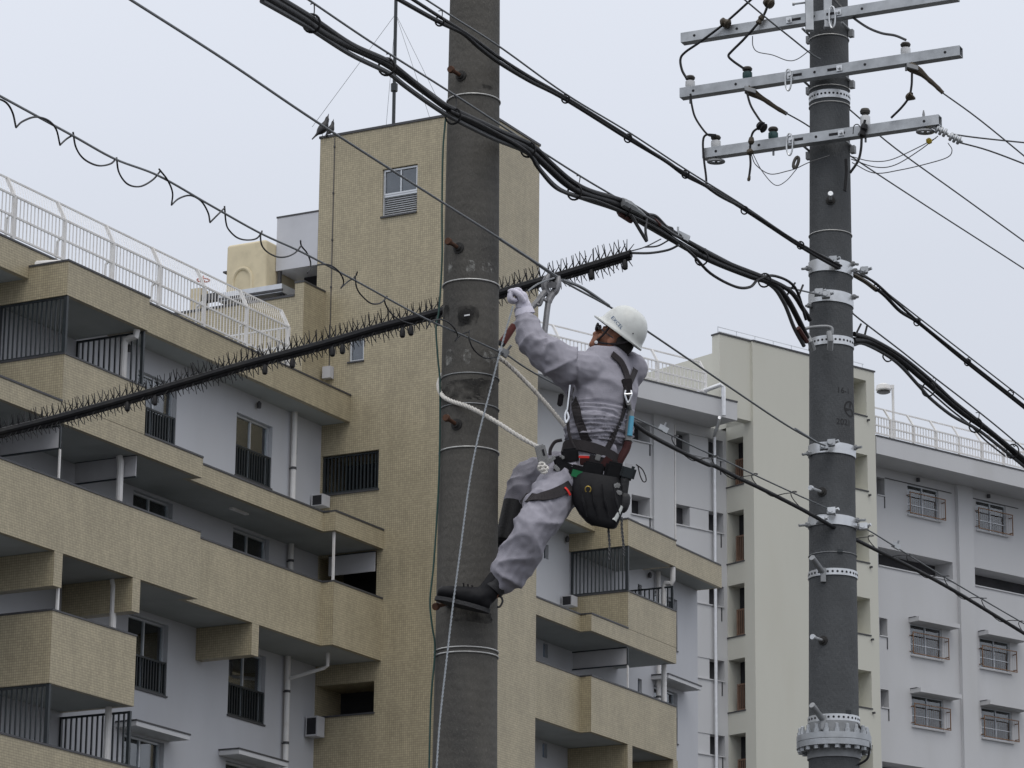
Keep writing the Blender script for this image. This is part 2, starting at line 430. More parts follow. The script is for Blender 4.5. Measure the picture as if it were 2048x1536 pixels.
for z0, z1 in ((24.2, 25.31), (21.2, 22.41), (17.97, 18.82), (14.9, 15.8)):
    LB.part('stair_recess', 1.302, 1.36, -0.95, 1.02, z0-0.1, z1+0.1, 'void_shade', tower)  # near-black back sheet paints the shade inside the opening
    LB.part('opening_sill', -0.035, 0.10, -0.93, 0.985, z0-0.05, z0-0.002, 'coping', tower)
LB.bars('louvre_railing', 'a', 0.10, -0.85, 0.92, 24.22, 25.29, 0.118, 0.045, 'dark_metal', parent=tower)
# vertical joint and lightning conductor on the tower
LB.part('wall_joint', -0.012, -0.001, -0.735, -0.712, 27.9, 34.7, 'coping', tower)
for zz in (34.4, 33.0, 31.6, 30.2, 28.8):
    LB.part('conductor_clip', -0.035, -0.001, -0.745, -0.70, zz, zz+0.05, 'coping', tower)
w = LB.window('a', 0.0, 0.90, 2.01, 32.72, 33.47, 0.14, curtain=None, glass='dark_glass', sill=False, name='tower_window')
lv = MB(); LB.box(lv, 0.11, 0.13, 0.90, 2.01, 32.10, 32.70)
lb = LB.part('louvre_back', 0.135, 0.15, 0.90, 2.01, 32.10, 32.70, 'void_shade', w)
for i in range(9):
    z = 32.13 + i*0.064
    mb = MB(); mb.add([LB.P(0.09, 0.93, z), LB.P(0.09, 1.99, z), LB.P(0.13, 1.99, z+0.05), LB.P(0.13, 0.93, z+0.05), LB.P(0.096, 0.93, z-0.006), LB.P(0.096, 1.99, z-0.006), LB.P(0.136, 1.99, z+0.044), LB.P(0.136, 0.93, z+0.044)],
        [(0,1,2,3),(7,6,5,4),(0,4,5,1),(3,2,6,7),(0,3,7,4),(1,5,6,2)])
    mb.build('louvre_slat', MAT['alu'], w)
LB.part('window_sill', -0.05, 0.08, 0.86, 2.03, 32.03, 32.078, 'coping', w)
LB.part('window_jamb', 0.06, 0.15, 0.888, 0.925, 32.085, 33.48, 'alu', w)
LB.part('transom', 0.07, 0.15, 0.93, 2.01, 32.66, 32.715, 'alu', w)
LB.window('a', 0.0, -0.09, 0.385, 27.95, 28.63, 0.14, cols=1, curtain=None, glass='dark_glass', name='small_window')
# parapets, balconies: front panels along a, with slab (soffit) behind and dark coping on top
def parapet(runs, z0, z1, th=0.15, cop=True, bond='beige_tile'):
    """runs: list of (a0, a1, b_front); returns between steps"""
    for i, (a0, a1, bf) in enumerate(runs):
        p = LB.part('parapet', a0, a1, bf-th, bf, z0, z1, bond)
        if cop: LB.part('coping', a0, a1, bf-th-0.02, bf+0.02, z1+0.001, z1+0.05, 'coping', p)
        if i:
            pa, pb, pf = runs[i-1]
            lo, hi = sorted((pf, bf))
            if hi - lo > 0.05:
                x0, x1 = (a0, a0+th) if bf > pf else (pa+0.001, pa+0.001)
                if bf > pf:
                    q = LB.part('parapet', a0-0.001, a0+th, lo-th+0.002, hi-th-0.001, z0, z1, bond)
                    if cop: LB.part('coping', a0-0.02, a0+th, lo-th-0.02, hi-th-0.021, z1+0.001, z1+0.05, 'coping', q)
                else:
                    q = LB.part('parapet', pb-th, pb-0.002, lo-th+0.002, hi-th-0.001, z0, z1, bond)
                    if cop: LB.part('coping', pb-th, pb+0.018, lo-th-0.02, hi-th-0.021, z1+0.001, z1+0.05, 'coping', q)
def slab(runs, z, t=0.14, back=bW+0.001, m='soffit_paint'):
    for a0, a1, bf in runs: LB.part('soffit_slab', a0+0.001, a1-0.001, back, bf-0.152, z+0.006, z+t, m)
def side_panel(a0, b0, b1, z0, z1, th=0.15, cop=True):
    p = LB.part('balcony_side', a0, a0+th, b0, b1, z0, z1, 'beige_tile')
    if cop: LB.part('coping', a0-0.02, a0+th, b0, b1, z1+0.001, z1+0.05, 'coping', p)
    return p
for off, A0, A1 in ((0.0, -85.0, 0.0), (30.08, 3.4, 24.35)):  # left run lengthened out of view to keep sky light off the side faces
    left = off == 0.0
    # roof edge
    parapet([(A0, A1, 0.0)], 26.20, 26.95)
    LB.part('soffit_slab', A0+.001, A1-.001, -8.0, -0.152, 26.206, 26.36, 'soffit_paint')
    x0, x1 = off-15.08, off-11.62
    p = LB.part('roof_box', x0, x1, bO-0.15, bO, 25.64, 26.48, 'beige_tile'); LB.part('coping', x0-.02, x1+.02, bO-0.17, bO+.02, 26.481, 26.53, 'coping', p)
    side_panel(x0, 0.003, bO-0.151, 25.64, 26.48); LB.part('balcony_side', x0, x0+.15, bW+.002, 0.002, 25.64, 26.204, 'beige_tile')
    LB.part('balcony_side', x1-.15, x1, 0.003, bO-0.151, 25.64, 26.48, 'beige_tile')
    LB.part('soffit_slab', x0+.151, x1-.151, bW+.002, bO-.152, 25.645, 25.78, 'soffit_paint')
    # slabs of the floors below
    if left: runs = [(A0, -17.58, bI), (-17.58, -9.0, bO), (-9.0, -2.55, bI), (-2.55, -0.004, bO)]
    else: runs = [(3.41, 12.5, bI), (12.5, 18.45, bO)]
    bandruns = []
    for r0_, r1_, bf_ in runs:
        if r0_ < x0 < r1_: bandruns += [(r0_, x0, bf_), (x0, x1, bf_), (x1, r1_, bf_)] if r1_ - x1 > .3 else [(r0_, x0, bf_), (x0, r1_, bf_)]
        else: bandruns.append((r0_, r1_, bf_))
    for run_ in bandruns:
        if abs(run_[0] - x0) < .01: parapet([run_], 22.47, 22.98, cop=False)
    parapet([r_ for r_ in bandruns if abs(r_[0] - x0) > .01], 22.47, 22.98)
    slab(runs, 22.47)
    parapet(runs, 19.36, 21.06)
    slab(runs, 19.36)
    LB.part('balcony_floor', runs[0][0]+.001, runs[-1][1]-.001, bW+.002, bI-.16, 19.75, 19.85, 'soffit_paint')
    runs2 = [(r0, r1, bf) for r0, r1, bf in runs]
    parapet(runs2, 13.10, 14.74); slab(runs2, 13.10)
    # balcony boxes standing on the floor band
    for zt, zb in ((24.2, 22.99), (17.97, 16.22)):
        p = LB.part('balcony_front', x0, x1, bO-.15, bO, zb+(0.001 if zb > 20 else 0), zt-.04, 'beige_tile'); LB.part('coping', x0-.02, x1+.01, bO-.17, bO+.02, zt-.039, zt+.005, 'coping', p)
        side_panel(x0, bW+.002, bO-.151, zb+.002, zt-.04)
        LB.part('balcony_side', x1-.15, x1, bW+.002, bO-.151, zb+.002, zt-.6, 'beige_tile')
        if zb < 20: LB.part('soffit_slab', x0+.151, x1-.151, bW+.002, bO-.152, zb+.006, zb+.14, 'soffit_paint')
    # beams under the tall parapet
    for f0, bf in ((off-15.10, bO), (off-11.87, bO), (off-5.92, bI)):
        if not left and f0 > 20: continue
        LB.part('beam', f0, f0+.33, bW+.002, bf-.002, 18.525, 19.358, 'beige_tile')
    # back wall with windows
    wins = [(off-9.0, off-7.2), (off-4.33, off-2.53)] if left else [(21.08, 22.88)]
    lv_ = [(23.83, 25.57), (20.70, 22.40), (17.35, 19.2), (14.2, 16.15)]
    holes = [(c0, c1, z0, z1) for c0, c1 in wins for z0, z1 in lv_]
    slots = [(-1.53, -1.25)] if left else [(13.32, 13.63), (19.9, 20.2)]
    holes += [(c0, c1, z0, z1, 0.12) for c0, c1 in slots for z0, z1 in ((25.10, 25.56), (21.98, 22.42), (18.85, 19.3))]
    mb = MB(); LB.wall(mb, 'b', bW, A0, A1-(0.0 if not left else 0.0), -0.2, 26.2, holes, 0.22)
    wl = mb.build('wall', MAT['white_render'], LB.root)
    for c0, c1 in slots:
        for z0, z1 in ((25.10, 25.56), (21.98, 22.42), (18.85, 19.3)):
            LB.part('vent_recess', c0-.02, c1+.02, bW-.20, bW-.122, z0-.02, z1+.02, 'dark_glass', wl)
    k = 0
    for c0, c1 in wins:
        for z0, z1 in lv_:
            cur = [['curtain_cream', 'curtain_cream', 'curtain_white', 'curtain_grey'], ['curtain_grey', None, 'curtain_grey', None], ['curtain_grey', 'curtain_grey', None, 'curtain_grey'], ['curtain_white']][lv_.index((z0, z1))]
            LB.window('b', bW, c0+.01, c1-.012, z0+.01, z1-.01, 0.20, curtain=cur, glass='window_glass', name='window')
            LB.bars('window_railing', 'b', bW-.06, c0+.03, c1-.03, z0+.02, z0+.88, 0.125, 0.035, 'dark_metal')
            k += 1
    # downpipes
    LB.pipe('downpipe', [(off-1.62 if left else off-9.0+.1, bW+.13, 26.2), (off-1.62 if left else off-8.9, bW+.13, 0.0)], 0.075, 'white_paint', clamps=(24.6, 22.0, 18.4, 17.0))
    # balcony screens, partitions, posts
    LB.bars('balcony_screen', 'a', x0+.06, bW+.1, bO-.08, 24.21, 25.63, 0.135, 0.035, 'dark_metal')
    LB.part('corner_post', x0+.02, x0+.10, bO-.09, bO-.01, 24.21, 25.63, 'dark_metal')
    LB.bars('balcony_screen', 'a', x1-.08, bW+.02, bO-.10, 24.21, 25.62 if left else 25.0, 0.16, 0.04, 'dark_metal')
    LB.pipe('drain_pipe', [(x1-.24, 0.62, 24.0), (x1-.24, 0.62, 25.30), (x1-.24, 0.66, 25.42), (x1-.24, 0.80, 25.45), (x1-.24, 0.95, 25.46), (x1-.24, 0.98, 25.64)] if left else
            [(x1-.04, 0.74, 24.0), (x1-.04, 0.74, 25.02), (x1-.04, 0.80, 25.12), (x1-.04, 1.0, 25.10), (x1-.04, 1.06, 25.2), (x1-.04, 1.06, 25.63)], 0.085, 'white_paint')
    LB.part('partition_board', x0+.03, x0+.06, bW+.15, bO-.06, 21.87, 22.38, 'board_grey')
    for zz in (21.83, 22.381): LB.part('board_frame', x0+.02, x0+.07, bW+.12, bO-.05, zz, zz+.04, 'dark_metal')
    LB.part('board_frame', x0+.02, x0+.07, bO-.058, bO-.02, 21.872, 22.38, 'dark_metal')
    LB.part('balcony_post', x0+.02, x0+.07, bO-.05, bO-.01, 21.065, 21.828, 'white_paint')
    if left:
        LB.part('partition_board', x1-.06, x1-.03, bW+.1, bO-.18, 21.95, 22.46, 'board_grey')
        for zz in (21.91, 22.462): LB.part('board_frame', x1-.07, x1-.02, bW+.08, bO-.17, zz, zz+.035, 'dark_metal')
        LB.pipe('drain_pipe', [(x1-.2, 0.62, 20.9), (x1-.2, 0.62, 22.3), (x1-.2, 0.58, 22.46)], 0.085, 'white_paint')
        LB.pipe('drain_pipe', [(x1-.2, 0.58, 17.5), (x1-.2, 0.58, 19.2), (x1-.2, 0.54, 19.36)], 0.085, 'white_paint')
        LB.part('balcony_post', x0+.3, x0+.36, 1.02, 1.08, 17.95, 18.53, 'white_paint')
        LB.part('partition_board', -0.06, -0.03, -0.55, 0.93, 21.86, 22.40, 'board_grey')
        LB.part('board_frame', -0.07, -0.02, -0.56, 0.94, 22.401, 22.43, 'dark_metal')
        LB.part('balcony_post', -2.42, -2.37, 1.0, 1.06, 21.06, 22.474, 'white_paint')
        LB.pipe('branch_pipe', [(-1.62, bW+.2, 18.75), (-1.62, 0.35, 18.95), (-1.62, 0.45, 19.0), (-1.62, 0.45, 19.36)], 0.05, 'white_paint')
    else:
        LB.pipe('drain_pipe', [(x1-.04, 0.74, 20.9), (x1-.04, 0.74, 22.46)], 0.085, 'white_paint')
        LB.pipe('drain_pipe', [(x1-.04, 0.74, 17.9), (x1-.04, 0.74, 19.2)], 0.085, 'white_paint')
    # lowest railings between the boxes
    LB.bars('balcony_screen', 'a', x0+.06, bW+.1, bO-.08, 14.79, 16.21, 0.15, 0.035, 'dark_metal')
    LB.part('corner_post', x0+.02, x0+.10, bO-.09, bO-.01, 14.79, 16.21, 'dark_metal')
    LB.bars('partition_railing', 'a', x1-.08, bW+.02, bO-.06, 14.79, 16.1, 0.155, 0.04, 'dark_metal')
    LB.pipe('drain_pipe', [(x1-.22, 0.58, 14.7), (x1-.22, 0.58, 16.22)], 0.085, 'white_paint')
    # hoods over the lowest windows
    for c0, c1 in ((off-9.38, off-6.98), (off-4.68, off-2.28)) if left else ((20.9, 23.4),):
        zz = 16.22 if left else 22.55
        h = LB.part('window_hood', c0, c1, bW+.002, -0.30, zz, zz+.12, 'white_wall'); LB.part('coping', c0-.02, c1+.02, bW+.002, -0.28, zz+.121, zz+.16, 'coping', h)
    # small things on the wall: heat exchangers, soffit lamps
    for a, z in (((-0.52, 23.0), (-0.52, 17.35)) if left else ((14.42, 23.0),)):
        q = LB.part('air_conditioner', a, a+.38, bW+.05, bW+.42, z+.78 if z > 20 else z, z+1.1 if z > 20 else z+.55, 'board_grey')
        LB.part('fan_grille', a-.004, a-.001, bW+.09, bW+.38, (z+.80 if z > 20 else z+.05), (z+1.07 if z > 20 else z+.5), 'void_shade', q)
    for a in ((-9.6, -6.5, -3.4) if left else (20.6, 14.7)):
        q = MB(); p = LB.P(a, bW+.10, 26.02); q.lathe([(0.05, -0.12), (0.06, 0.0), (0.02, 0.05)], p, n=10); q.build('vent_cap', MAT['coping'], LB.root)
    if left:
        LB.part('ceiling_lamp', -6.0, -5.2, 0.0, 0.12, 22.43, 22.474, 'white_paint')
        LB.part('ceiling_lamp', -14.4, -13.6, 0.0, 0.12, 22.43, 22.474, 'white_paint')
LB.part('end_wall', 24.351, 24.45, -8.0, bW, -0.2, 26.2, 'white_render')
LB.part('end_wall', 24.351, 24.42, bW+.001, -0.0, 26.2, 26.95, 'beige_tile')
# roof fence: cranked posts, four rails, upright bars, wire mesh on the leaning part
def roof_fence(B, posts, b0, zb, zk, zt, bt, m='white_paint', bars_gap=0.145, pw=0.085, lab=None, mesh=True, tipspan=None, brace=True):
    f = MB(); k = B.k
    a0, a1 = posts[0], posts[-1]
    for z in (zb+.08, (zb+zk)/2+.02, zk-.02):
        B.box(f, a0, a1, b0-.02, b0+.02, z, z+.045)
    f.beam(B.P(a0, bt, zt), B.P(a1, bt, zt), 0.04*k, 0.04*k)
    root = f.build('roof_fence', MAT[m], B.root)
    q = MB(); nb = int((a1-a0)/bars_gap)
    for i in range(nb+1):
        t = a0 + (a1-a0)*i/nb
        B.box(q, t-.011, t+.011, b0-.011, b0+.011, zb+.08, zk)
    o = q.build('fence_bars', MAT[m], root); o['kind'] = 'stuff'
    if mesh:
        q = MB(); nm = int((a1-a0)/0.11)
        for i in range(nm):
            for (s0, s1) in ((0.0, 1.0), (0.30, 0.0)):
                t = a0 + (a1-a0)*(i+s0)/nm; t2 = a0 + (a1-a0)*(i+s1)/nm
                q.beam(B.P(t, b0, zk), B.P(min(t2+.25, a1), bt, zt), 0.006, 0.006)
        o = q.build('wire_mesh', MAT[m], root); o['kind'] = 'stuff'
    for i, t in enumerate(posts):
        q = MB(); B.box(q, t-pw/2, t+pw/2, b0-.05, b0+.03, zb, zk)
        q.beam(B.P(t, b0-.01, zk), B.P(t, bt, zt), pw*k, 0.05*k, up=(1,0,0))
        q.build('fence_post', MAT[m], root)
        if brace:
            q = MB(); q.beam(B.P(t+.28, b0-.45, zb-.25), B.P(t+.28, b0-.42, zb+.72), 0.045*k, 0.045*k); q.beam(B.P(t+.28, b0-.42, zb+.70), B.P(t+.02, b0, zb+.78), 0.04*k, 0.04*k)
            q.build('fence_brace', MAT[m], root)
    return root
roof_fence(LB, [-17.68, -15.59, -13.5, -11.41, -9.33, -7.24, -5.17, -3.08], -0.15, 27.05, 28.17, 28.68, -0.42)
f2 = MB()
for z in (27.12, 27.6, 28.14): LB.box(f2, -3.10, -3.05, -4.0, -0.17, z, z+.045)
for i in range(26): LB.box(f2, -3.085, -3.065, -0.2-i*.145, -0.18-i*.145, 27.1, 28.15)
f2.build('roof_fence_return', MAT['white_paint'], LB.root)
# roof pipes over the balcony boxes
for off in (0.0, 30.08):
    LB.pipe('roof_pipe', [(off-14.9, -0.3, 26.62), (off-14.5, 0.5, 26.66), (off-14.15, 0.55, 26.66), (off-14.02, 0.55, 26.58), (off-14.0, 0.55, 26.3)], 0.11, 'white_paint')
    LB.pipe('roof_pipe', [(off-14.3, 0.30, 26.62), (off-13.9, 0.62, 26.65), (off-13.4, 0.70, 26.66), (off-12.15, 0.70, 26.62), (off-11.98, 0.70, 26.5), (off-11.96, 0.70, 26.0)], 0.12, 'white_paint')
    LB.part('pipe_box', off-14.05, off-13.7, 0.35, 0.75, 26.36, 26.62, 'white_paint')
# roof house, water tank, grey cladding box
LB.part('roof_house_wall', -1.13, -0.004, -6.5, -1.222, 26.37, 29.72, 'beige_tile'); LB.part('coping', -1.16, -0.004, -6.5, -1.225, 29.721, 29.78, 'coping')
LB.part('roof_house_pier', -1.13, -0.006, -1.221, -0.92, 26.37, 30.10, 'beige_tile'); LB.part('coping', -1.15, -0.006, -1.23, -0.90, 30.101, 30.15, 'coping')
LB.part('roof_house', -0.003, 6.0, -6.5, -1.215, 26.37, 29.7, 'beige_tile')
LB.part('cladding_box', 0.003, 2.6, -2.6, -1.214, 30.97, 32.55, 'grey_panel'); LB.part('coping', -0.01, 2.62, -2.62, -1.214, 32.551, 32.60, 'coping')
LB.part('cladding_post', 0.02, 0.10, -2.55, -2.45, 29.79, 30.968, 'coping'); LB.part('duct_wall', 0.9, 2.5, -2.2, -1.23, 29.71, 30.968, 'void_shade')
tk = LB.part('tank_stand', -0.75, 1.3, -4.05, -1.9, 30.05, 30.30, 'alu'); LB.part('stand_beam', -0.79, -0.752, -4.1, -1.85, 30.08, 30.14, 'coping', tk)
for b in (-3.9, -2.9, -2.0): LB.part('stand_leg', -0.6, -0.5, b-.05, b+.05, 29.785, 30.049, 'coping', tk)
mb = MB()
def rbox(mb, B, a0, a1, b0, b1, z0, z1, r):
    prof = []
    for i in range(5):
        t = i/4*math.pi/2; prof.append((r*(1-math.cos(t)), r*(1-math.sin(t))))
    ring = []
    hb, ha = (b1-b0)/2, (a1-a0)/2; cb, ca = (b0+b1)/2, (a0+a1)/2
    def loop(ins, z):
        vs = []
        for (sa, sb, st) in ((1,1,0),(-1,1,1),(-1,-1,2),(1,-1,3)):
            for i in range(5):
                t = math.pi/2*(st+i/4); x = sa*(ha-r); y = sb*(hb-r)
                vs.append(B.P(ca + x + (r-ins)*math.cos(t)*1.0, cb + y + (r-ins)*math.sin(t), z))
        return vs
    levels = [(0.02, z0), (0, z0+.02)] + [(r*(1-math.cos(t)), z1-r+r*math.sin(t)) for t in (0, .4, .8, 1.2, 1.5)]
    vs = []
    for ins, z in levels: vs += loop(ins, z)
    N = 20
    fs = [(i*N+k, i*N+(k+1) % N, (i+1)*N+(k+1) % N, (i+1)*N+k) for i in range(len(levels)-1) for k in range(N)]
    fs.append(tuple((len(levels)-1)*N+k for k in range(N)))
    mb.add(vs, fs, 0, True)
rbox(mb, LB, -0.5, 1.2, -3.98, -2.62, 30.31, 31.80, 0.1)
tank = mb.build('water_tank', MAT['tank_cream'], LB.root)
mb = MB(); pts = [LB.P(-0.50, -3.40+.32*math.cos(t), 30.62+.40*math.sin(t)) for t in [math.pi*i/12 for i in range(13)]]
mb.tube([LB.P(-.5, -3.08, 30.33)] + pts + [LB.P(-.5, -3.72, 30.33)], 0.05, 8); mb.build('tank_rib', MAT['tank_cream'], tank)
mb = MB(); mb.lathe([(0.09, 0), (0.09, 0.1), (0.05, 0.13)], LB.P(0.2, -3.35, 31.79), n=12); mb.build('tank_vent', MAT['tank_cream'], tank)
LB.part('tank_bracket', -0.3, 0.3, -4.2, -3.99, 31.05, 31.1, 'coping', tank)
# pump gear with a red hand wheel
pg = LB.part('valve_stand', -0.9, -0.5, -4.9, -4.55, 29.785, 30.5, 'tank_cream'); LB.part('valve_body', -0.85, -0.6, -4.54, -4.1, 30.1, 30.3, 'coping', pg)
mb = MB(); c = LB.P(-0.7, -4.6, 30.78); mb.tube([c + Vector((.16*math.cos(t), .16*math.sin(t), 0)) for t in [2*math.pi*i/16 for i in range(16)]], 0.02, 6, closed=True)
mb.tube([c+Vector((0,0,.12)), c-Vector((0,0,.26))], 0.018, 6); mb.beam(c-Vector((.15,0,0)), c+Vector((.15,0,0)), .02, .02); mb.build('hand_wheel', MAT['red_paint'], pg)
q = LB.part('control_box', -0.20, -0.013, -0.83, -0.57, 27.52, 27.86, 'board_grey')
# aerial mast with guys
am = empty('aerial_mast', LB.W(1.0, 0.62, 34.74)); tag(am, 'thin dark aerial mast with guy wires on the tower roof', 'mast')
mp_ = MB(); mp_.tube([(0,0,0), (0,0,9)], 0.045, 8); mp_.lathe([(0.09, 1.3), (0.09, 1.5)], (0,0,0), n=8); mp_.build('pole', MAT['dark_metal'], am)
for dx, dy in ((-2.0, -0.9), (1.0, -1.2), (1.5, -0.9), (-0.3, 1.5)):
    g_ = MB(); g_.tube([(0,0,3.4), (dx, dy, 0.0)], 0.006, 4); g_.build('guy_wire', MAT['dark_metal'], am)
# ================================================================== RIGHT: white apartment block with a cream stair tower
_o = CAM + ray(1453, 975.6) * (105.0 / ray(1453, 975.6).y)
WB = Bld(0.87737722, _o.x, _o.y, 123.0, 105.0, 'white_apartment_block', 'white apartment block with cream stair tower behind the poles on the right')
ST = 2.335          # storey in frame units
lev = [28.85 - ST*i for i in range(6)]      # lintel height of each storey
# main wall, both wings
holes = []
for z in lev:
    holes += [(-3.98, -3.22, z-.60, z, .55), (-2.16, -0.14, z-.63, z, .35)]
for i, z in enumerate(lev):
    holes += [(6.72, 7.09, z-.58, z, .5)]
    if i in (1, 4): holes += [(7.30 if i == 9 else 6.73 if False else 7.2, 10.24, z-.60, z, .8), (11.22, 16.5, z-.60, z, .8)]
    else: holes += [(8.15, 9.63, z-1.03, z, .12), (11.44, 12.91, z-1.03, z, .12), (14.7, 16.2, z-1.03, z, .12)]
holes = [h for h in holes if not (abs(h[0]-6.72) < .01 and any(abs(h[2]-(lev[i]-.58)) < .01 for i in (1, 4)))]
holes = [(6.73,)+h[1:] if abs(h[0]-7.2) < .01 else h for h in holes]
mb = MB(); WB.wall(mb, 'b', 0.0, -14.0, 18.0, -.2, 29.2, holes, .3)
ww = mb.build('wall', MAT['white_wall'], WB.root)
WB.part('end_wall', -14.0, 18.0, -10.0, -9.9, -.2, 29.2, 'white_wall'); WB.part('roof_slab', -14.0, -1.34, -9.89, 1.09, 29.26, 29.3, 'white_wall'); WB.part('roof_slab', 5.47, 18.0, -9.89, 1.09, 29.26, 29.3, 'white_wall')
# behind the openings; the dark sheets hold the recess shade in their colour
for z in lev:
    WB.part('corridor_wall', -4.1, -3.1, -.62, -.552, z-.7, z+.1, 'room_shade', ww)
    WB.part('corridor_wall', -2.3, -1.55, -.46, -.352, z-.7, z+.1, 'room_shade', ww)
    WB.part('corridor_wall', -0.75, -0.1, -.46, -.352, z-.7, z+.1, 'room_shade', ww)
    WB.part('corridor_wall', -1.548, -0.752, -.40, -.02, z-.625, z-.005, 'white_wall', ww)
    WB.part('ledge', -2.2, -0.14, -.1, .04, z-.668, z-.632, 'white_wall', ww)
    WB.part('drain_slot', -0.27, -0.235, .001, .02, z-1.1, z-.67, 'coping', ww)
    WB.part('ledge', -4.02, -3.0, -.1, .05, z-.64, z-.602, 'white_wall', ww)
    WB.part('drain_slot', -3.25, -3.21, .001, .02, z-1.0, z-.641, 'coping', ww)
for i, z in enumerate(lev):
    if i in (1, 4):
        WB.part('corridor_wall', 6.6, 17, -.9, -.802, z-.7, z+.1, 'room_shade', ww)
        WB.part('ledge', 6.73, 10.24, -.1, .04, z-.64, z-.602, 'white_wall', ww); WB.part('ledge', 11.22, 16.5, -.1, .04, z-.64, z-.602, 'white_wall', ww)
    else:
        WB.part('corridor_wall', 6.6, 7.2, -.62, -.502, z-.7, z+.1, 'room_shade', ww)
        WB.part('ledge', 6.72, 7.09, -.1, .04, z-.62, z-.582, 'white_wall', ww); WB.part('drain_slot', 7.05, 7.085, .001, .02, z-1.0, z-.62, 'coping', ww)
# piers
WB.part('pier', -3.14, -2.30, .001, .10, -.2, 29.19, 'white_wall'); WB.part('pier', 10.43, 11.15, .001, .14, -.2, 29.19, 'white_wall')
WB.part('wall_joint', -2.29, -2.27, .001, .015, -.2, 28.9, 'coping', ww)
WB.pipe('downpipe', [(-2.23, .06, 29.0), (-2.23, .06, 0)], .03, 'white_paint')
# roof parapets
for a0, a1 in ((-14.0, -0.70), (5.46, 18.0)):
    p = WB.part('roof_parapet', a0, a1, 1.10, 1.25, 29.18, 29.75, 'white_wall'); WB.part('coping', a0, a1+.01, 1.08, 1.27, 29.751, 29.80, 'coping', p)
WB.part('soffit_slab', -14.0, -0.705, .002, 1.099, 29.183, 29.25, 'white_wall'); WB.part('soffit_slab', 5.47, 18, .002, 1.099, 29.183, 29.25, 'white_wall')
roof_fence(WB, [-13.8+2.0*i for i in range(7)], 1.0, 29.85, 30.55, 30.98, 0.72, pw=.07, mesh=False, brace=False, bars_gap=.15)
roof_fence(WB, [5.3+1.08*i for i in range(12)], 1.0, 29.85, 30.50, 30.90, 0.72, pw=.055, mesh=False, brace=False, bars_gap=.13)
# windows with bronze guards; hoods on the lower rows
wi = 0
for (c0, c1) in ((8.15, 9.63), (11.44, 12.91), (14.7, 16.2)):
    for i in (0, 2, 3, 5):
        z = lev[i]
        cur = [['curtain_grey', 'curtain_grey'], ['curtain_white', 'curtain_white'], ['curtain_white', None, 'curtain_brown', 'curtain_white']][0 if (i == 0 and c0 < 9) else 2 if (i == 3 and c0 < 9) else 1]
        w = WB.window('b', 0.0, c0+.01, c1-.01, z-1.02, z-.01, .11, curtain=cur, mid=z-.67, fw=.028, glass='window_glass', sill=False, frame='alu')
        WB.part('window_sill', c0-.03, c1+.05, -.02, .06, z-1.08, z-1.035, 'white_wall', w)
        g = MB(); bb = .16
        for zz in (z-1.02, z-.33): WB.box(g, c0-.04, c1+.17, bb-.012, bb+.012, zz, zz+.03)
        for aa in (c0-.04, c1+.15): WB.box(g, aa-.012, aa+.014, bb-.013, bb+.013, z-1.02, z-.30)
        for aa in (c0-.04, c1+.15):
            for zz in (z-.95, z-.42): WB.box(g, aa-.01, aa+.01, .0, bb-.014, zz, zz+.03)
        n_ = 17
        for j in range(1, n_):
            t = c0-.04 + (c1-c0+.19)*j/n_
            WB.box(g, t-.0018, t+.0018, bb-.0018, bb+.0018, z-.99, z-.33)
        gr = g.build('window_guard', MAT['bronze_metal'], w)
        if i != 0:
            h = WB.part('window_hood', c0-.06, c1+.40, .002, .46, z+.02, z+.16, 'white_wall'); WB.part('coping', c0-.07, c1+.41, .002, .30, z+.161, z+.185, 'coping', h)
        else:
            WB.part('drip_line', c0-1.05 if c0 < 9 else c0-.3, c1+.62, .001, .02, z+.005, z+.03, 'coping', ww)
    wi += 1
for a in (8.6, 12.0): 
    q = MB(); q.lathe([(.07, -.14), (.07, 0)], WB.P(a, .08, 29.1), n=8); q.build('vent_cap', MAT['coping'], WB.root)
# stair tower
CT = 'cream_wall'
mb = MB()
sideh = [(0.04, 0.77, z-1.5 if i == 0 else z-1.62, z) for i, z in enumerate([28.88, 26.55, 24.22, 21.88, 19.55, 17.2])]
WB.wall(mb, 'a', 0.0, 0.002, 1.23, -.2, 31.88, [h+(.5,) for h in sideh], .5)
fr = [(4.10, 5.05, z-1.17, z, .6) for z in (31.53, 29.05, 26.70, 24.36, 22.02, 19.68, 17.3)]
WB.wall(mb, 'b', 1.23, 0.0, 5.43, -.2, 31.88, fr, .6)
for (a0, a1, z0) in ((0.0, 5.43, -.2),):
    mb.quad(WB.P(a0, -4, z0), WB.P(a1, -4, z0), WB.P(a1, -4, 31.88), WB.P(a0, -4, 31.88))
mb.quad(WB.P(5.43, 1.23, -.2), WB.P(5.43, -4, -.2), WB.P(5.43, -4, 31.88), WB.P(5.43, 1.23, 31.88))
mb.quad(WB.P(0, 1.12, 31.88), WB.P(5.43, 1.12, 31.88), WB.P(5.43, -4, 31.88), WB.P(0, -4, 31.88)); mb.quad(WB.P(-1.33, 1.12, 31.88), WB.P(0, 1.12, 31.88), WB.P(0, .80, 31.88), WB.P(-1.33, .80, 31.88)); mb.quad(WB.P(-1.33, .80, 29.3), WB.P(0, .80, 29.3), WB.P(0, .80, 31.88), WB.P(-1.33, .80, 31.88)); mb.quad(WB.P(0, .80, 29.3), WB.P(0, -4, 29.3), WB.P(0, -4, 31.88), WB.P(0, .80, 31.88))
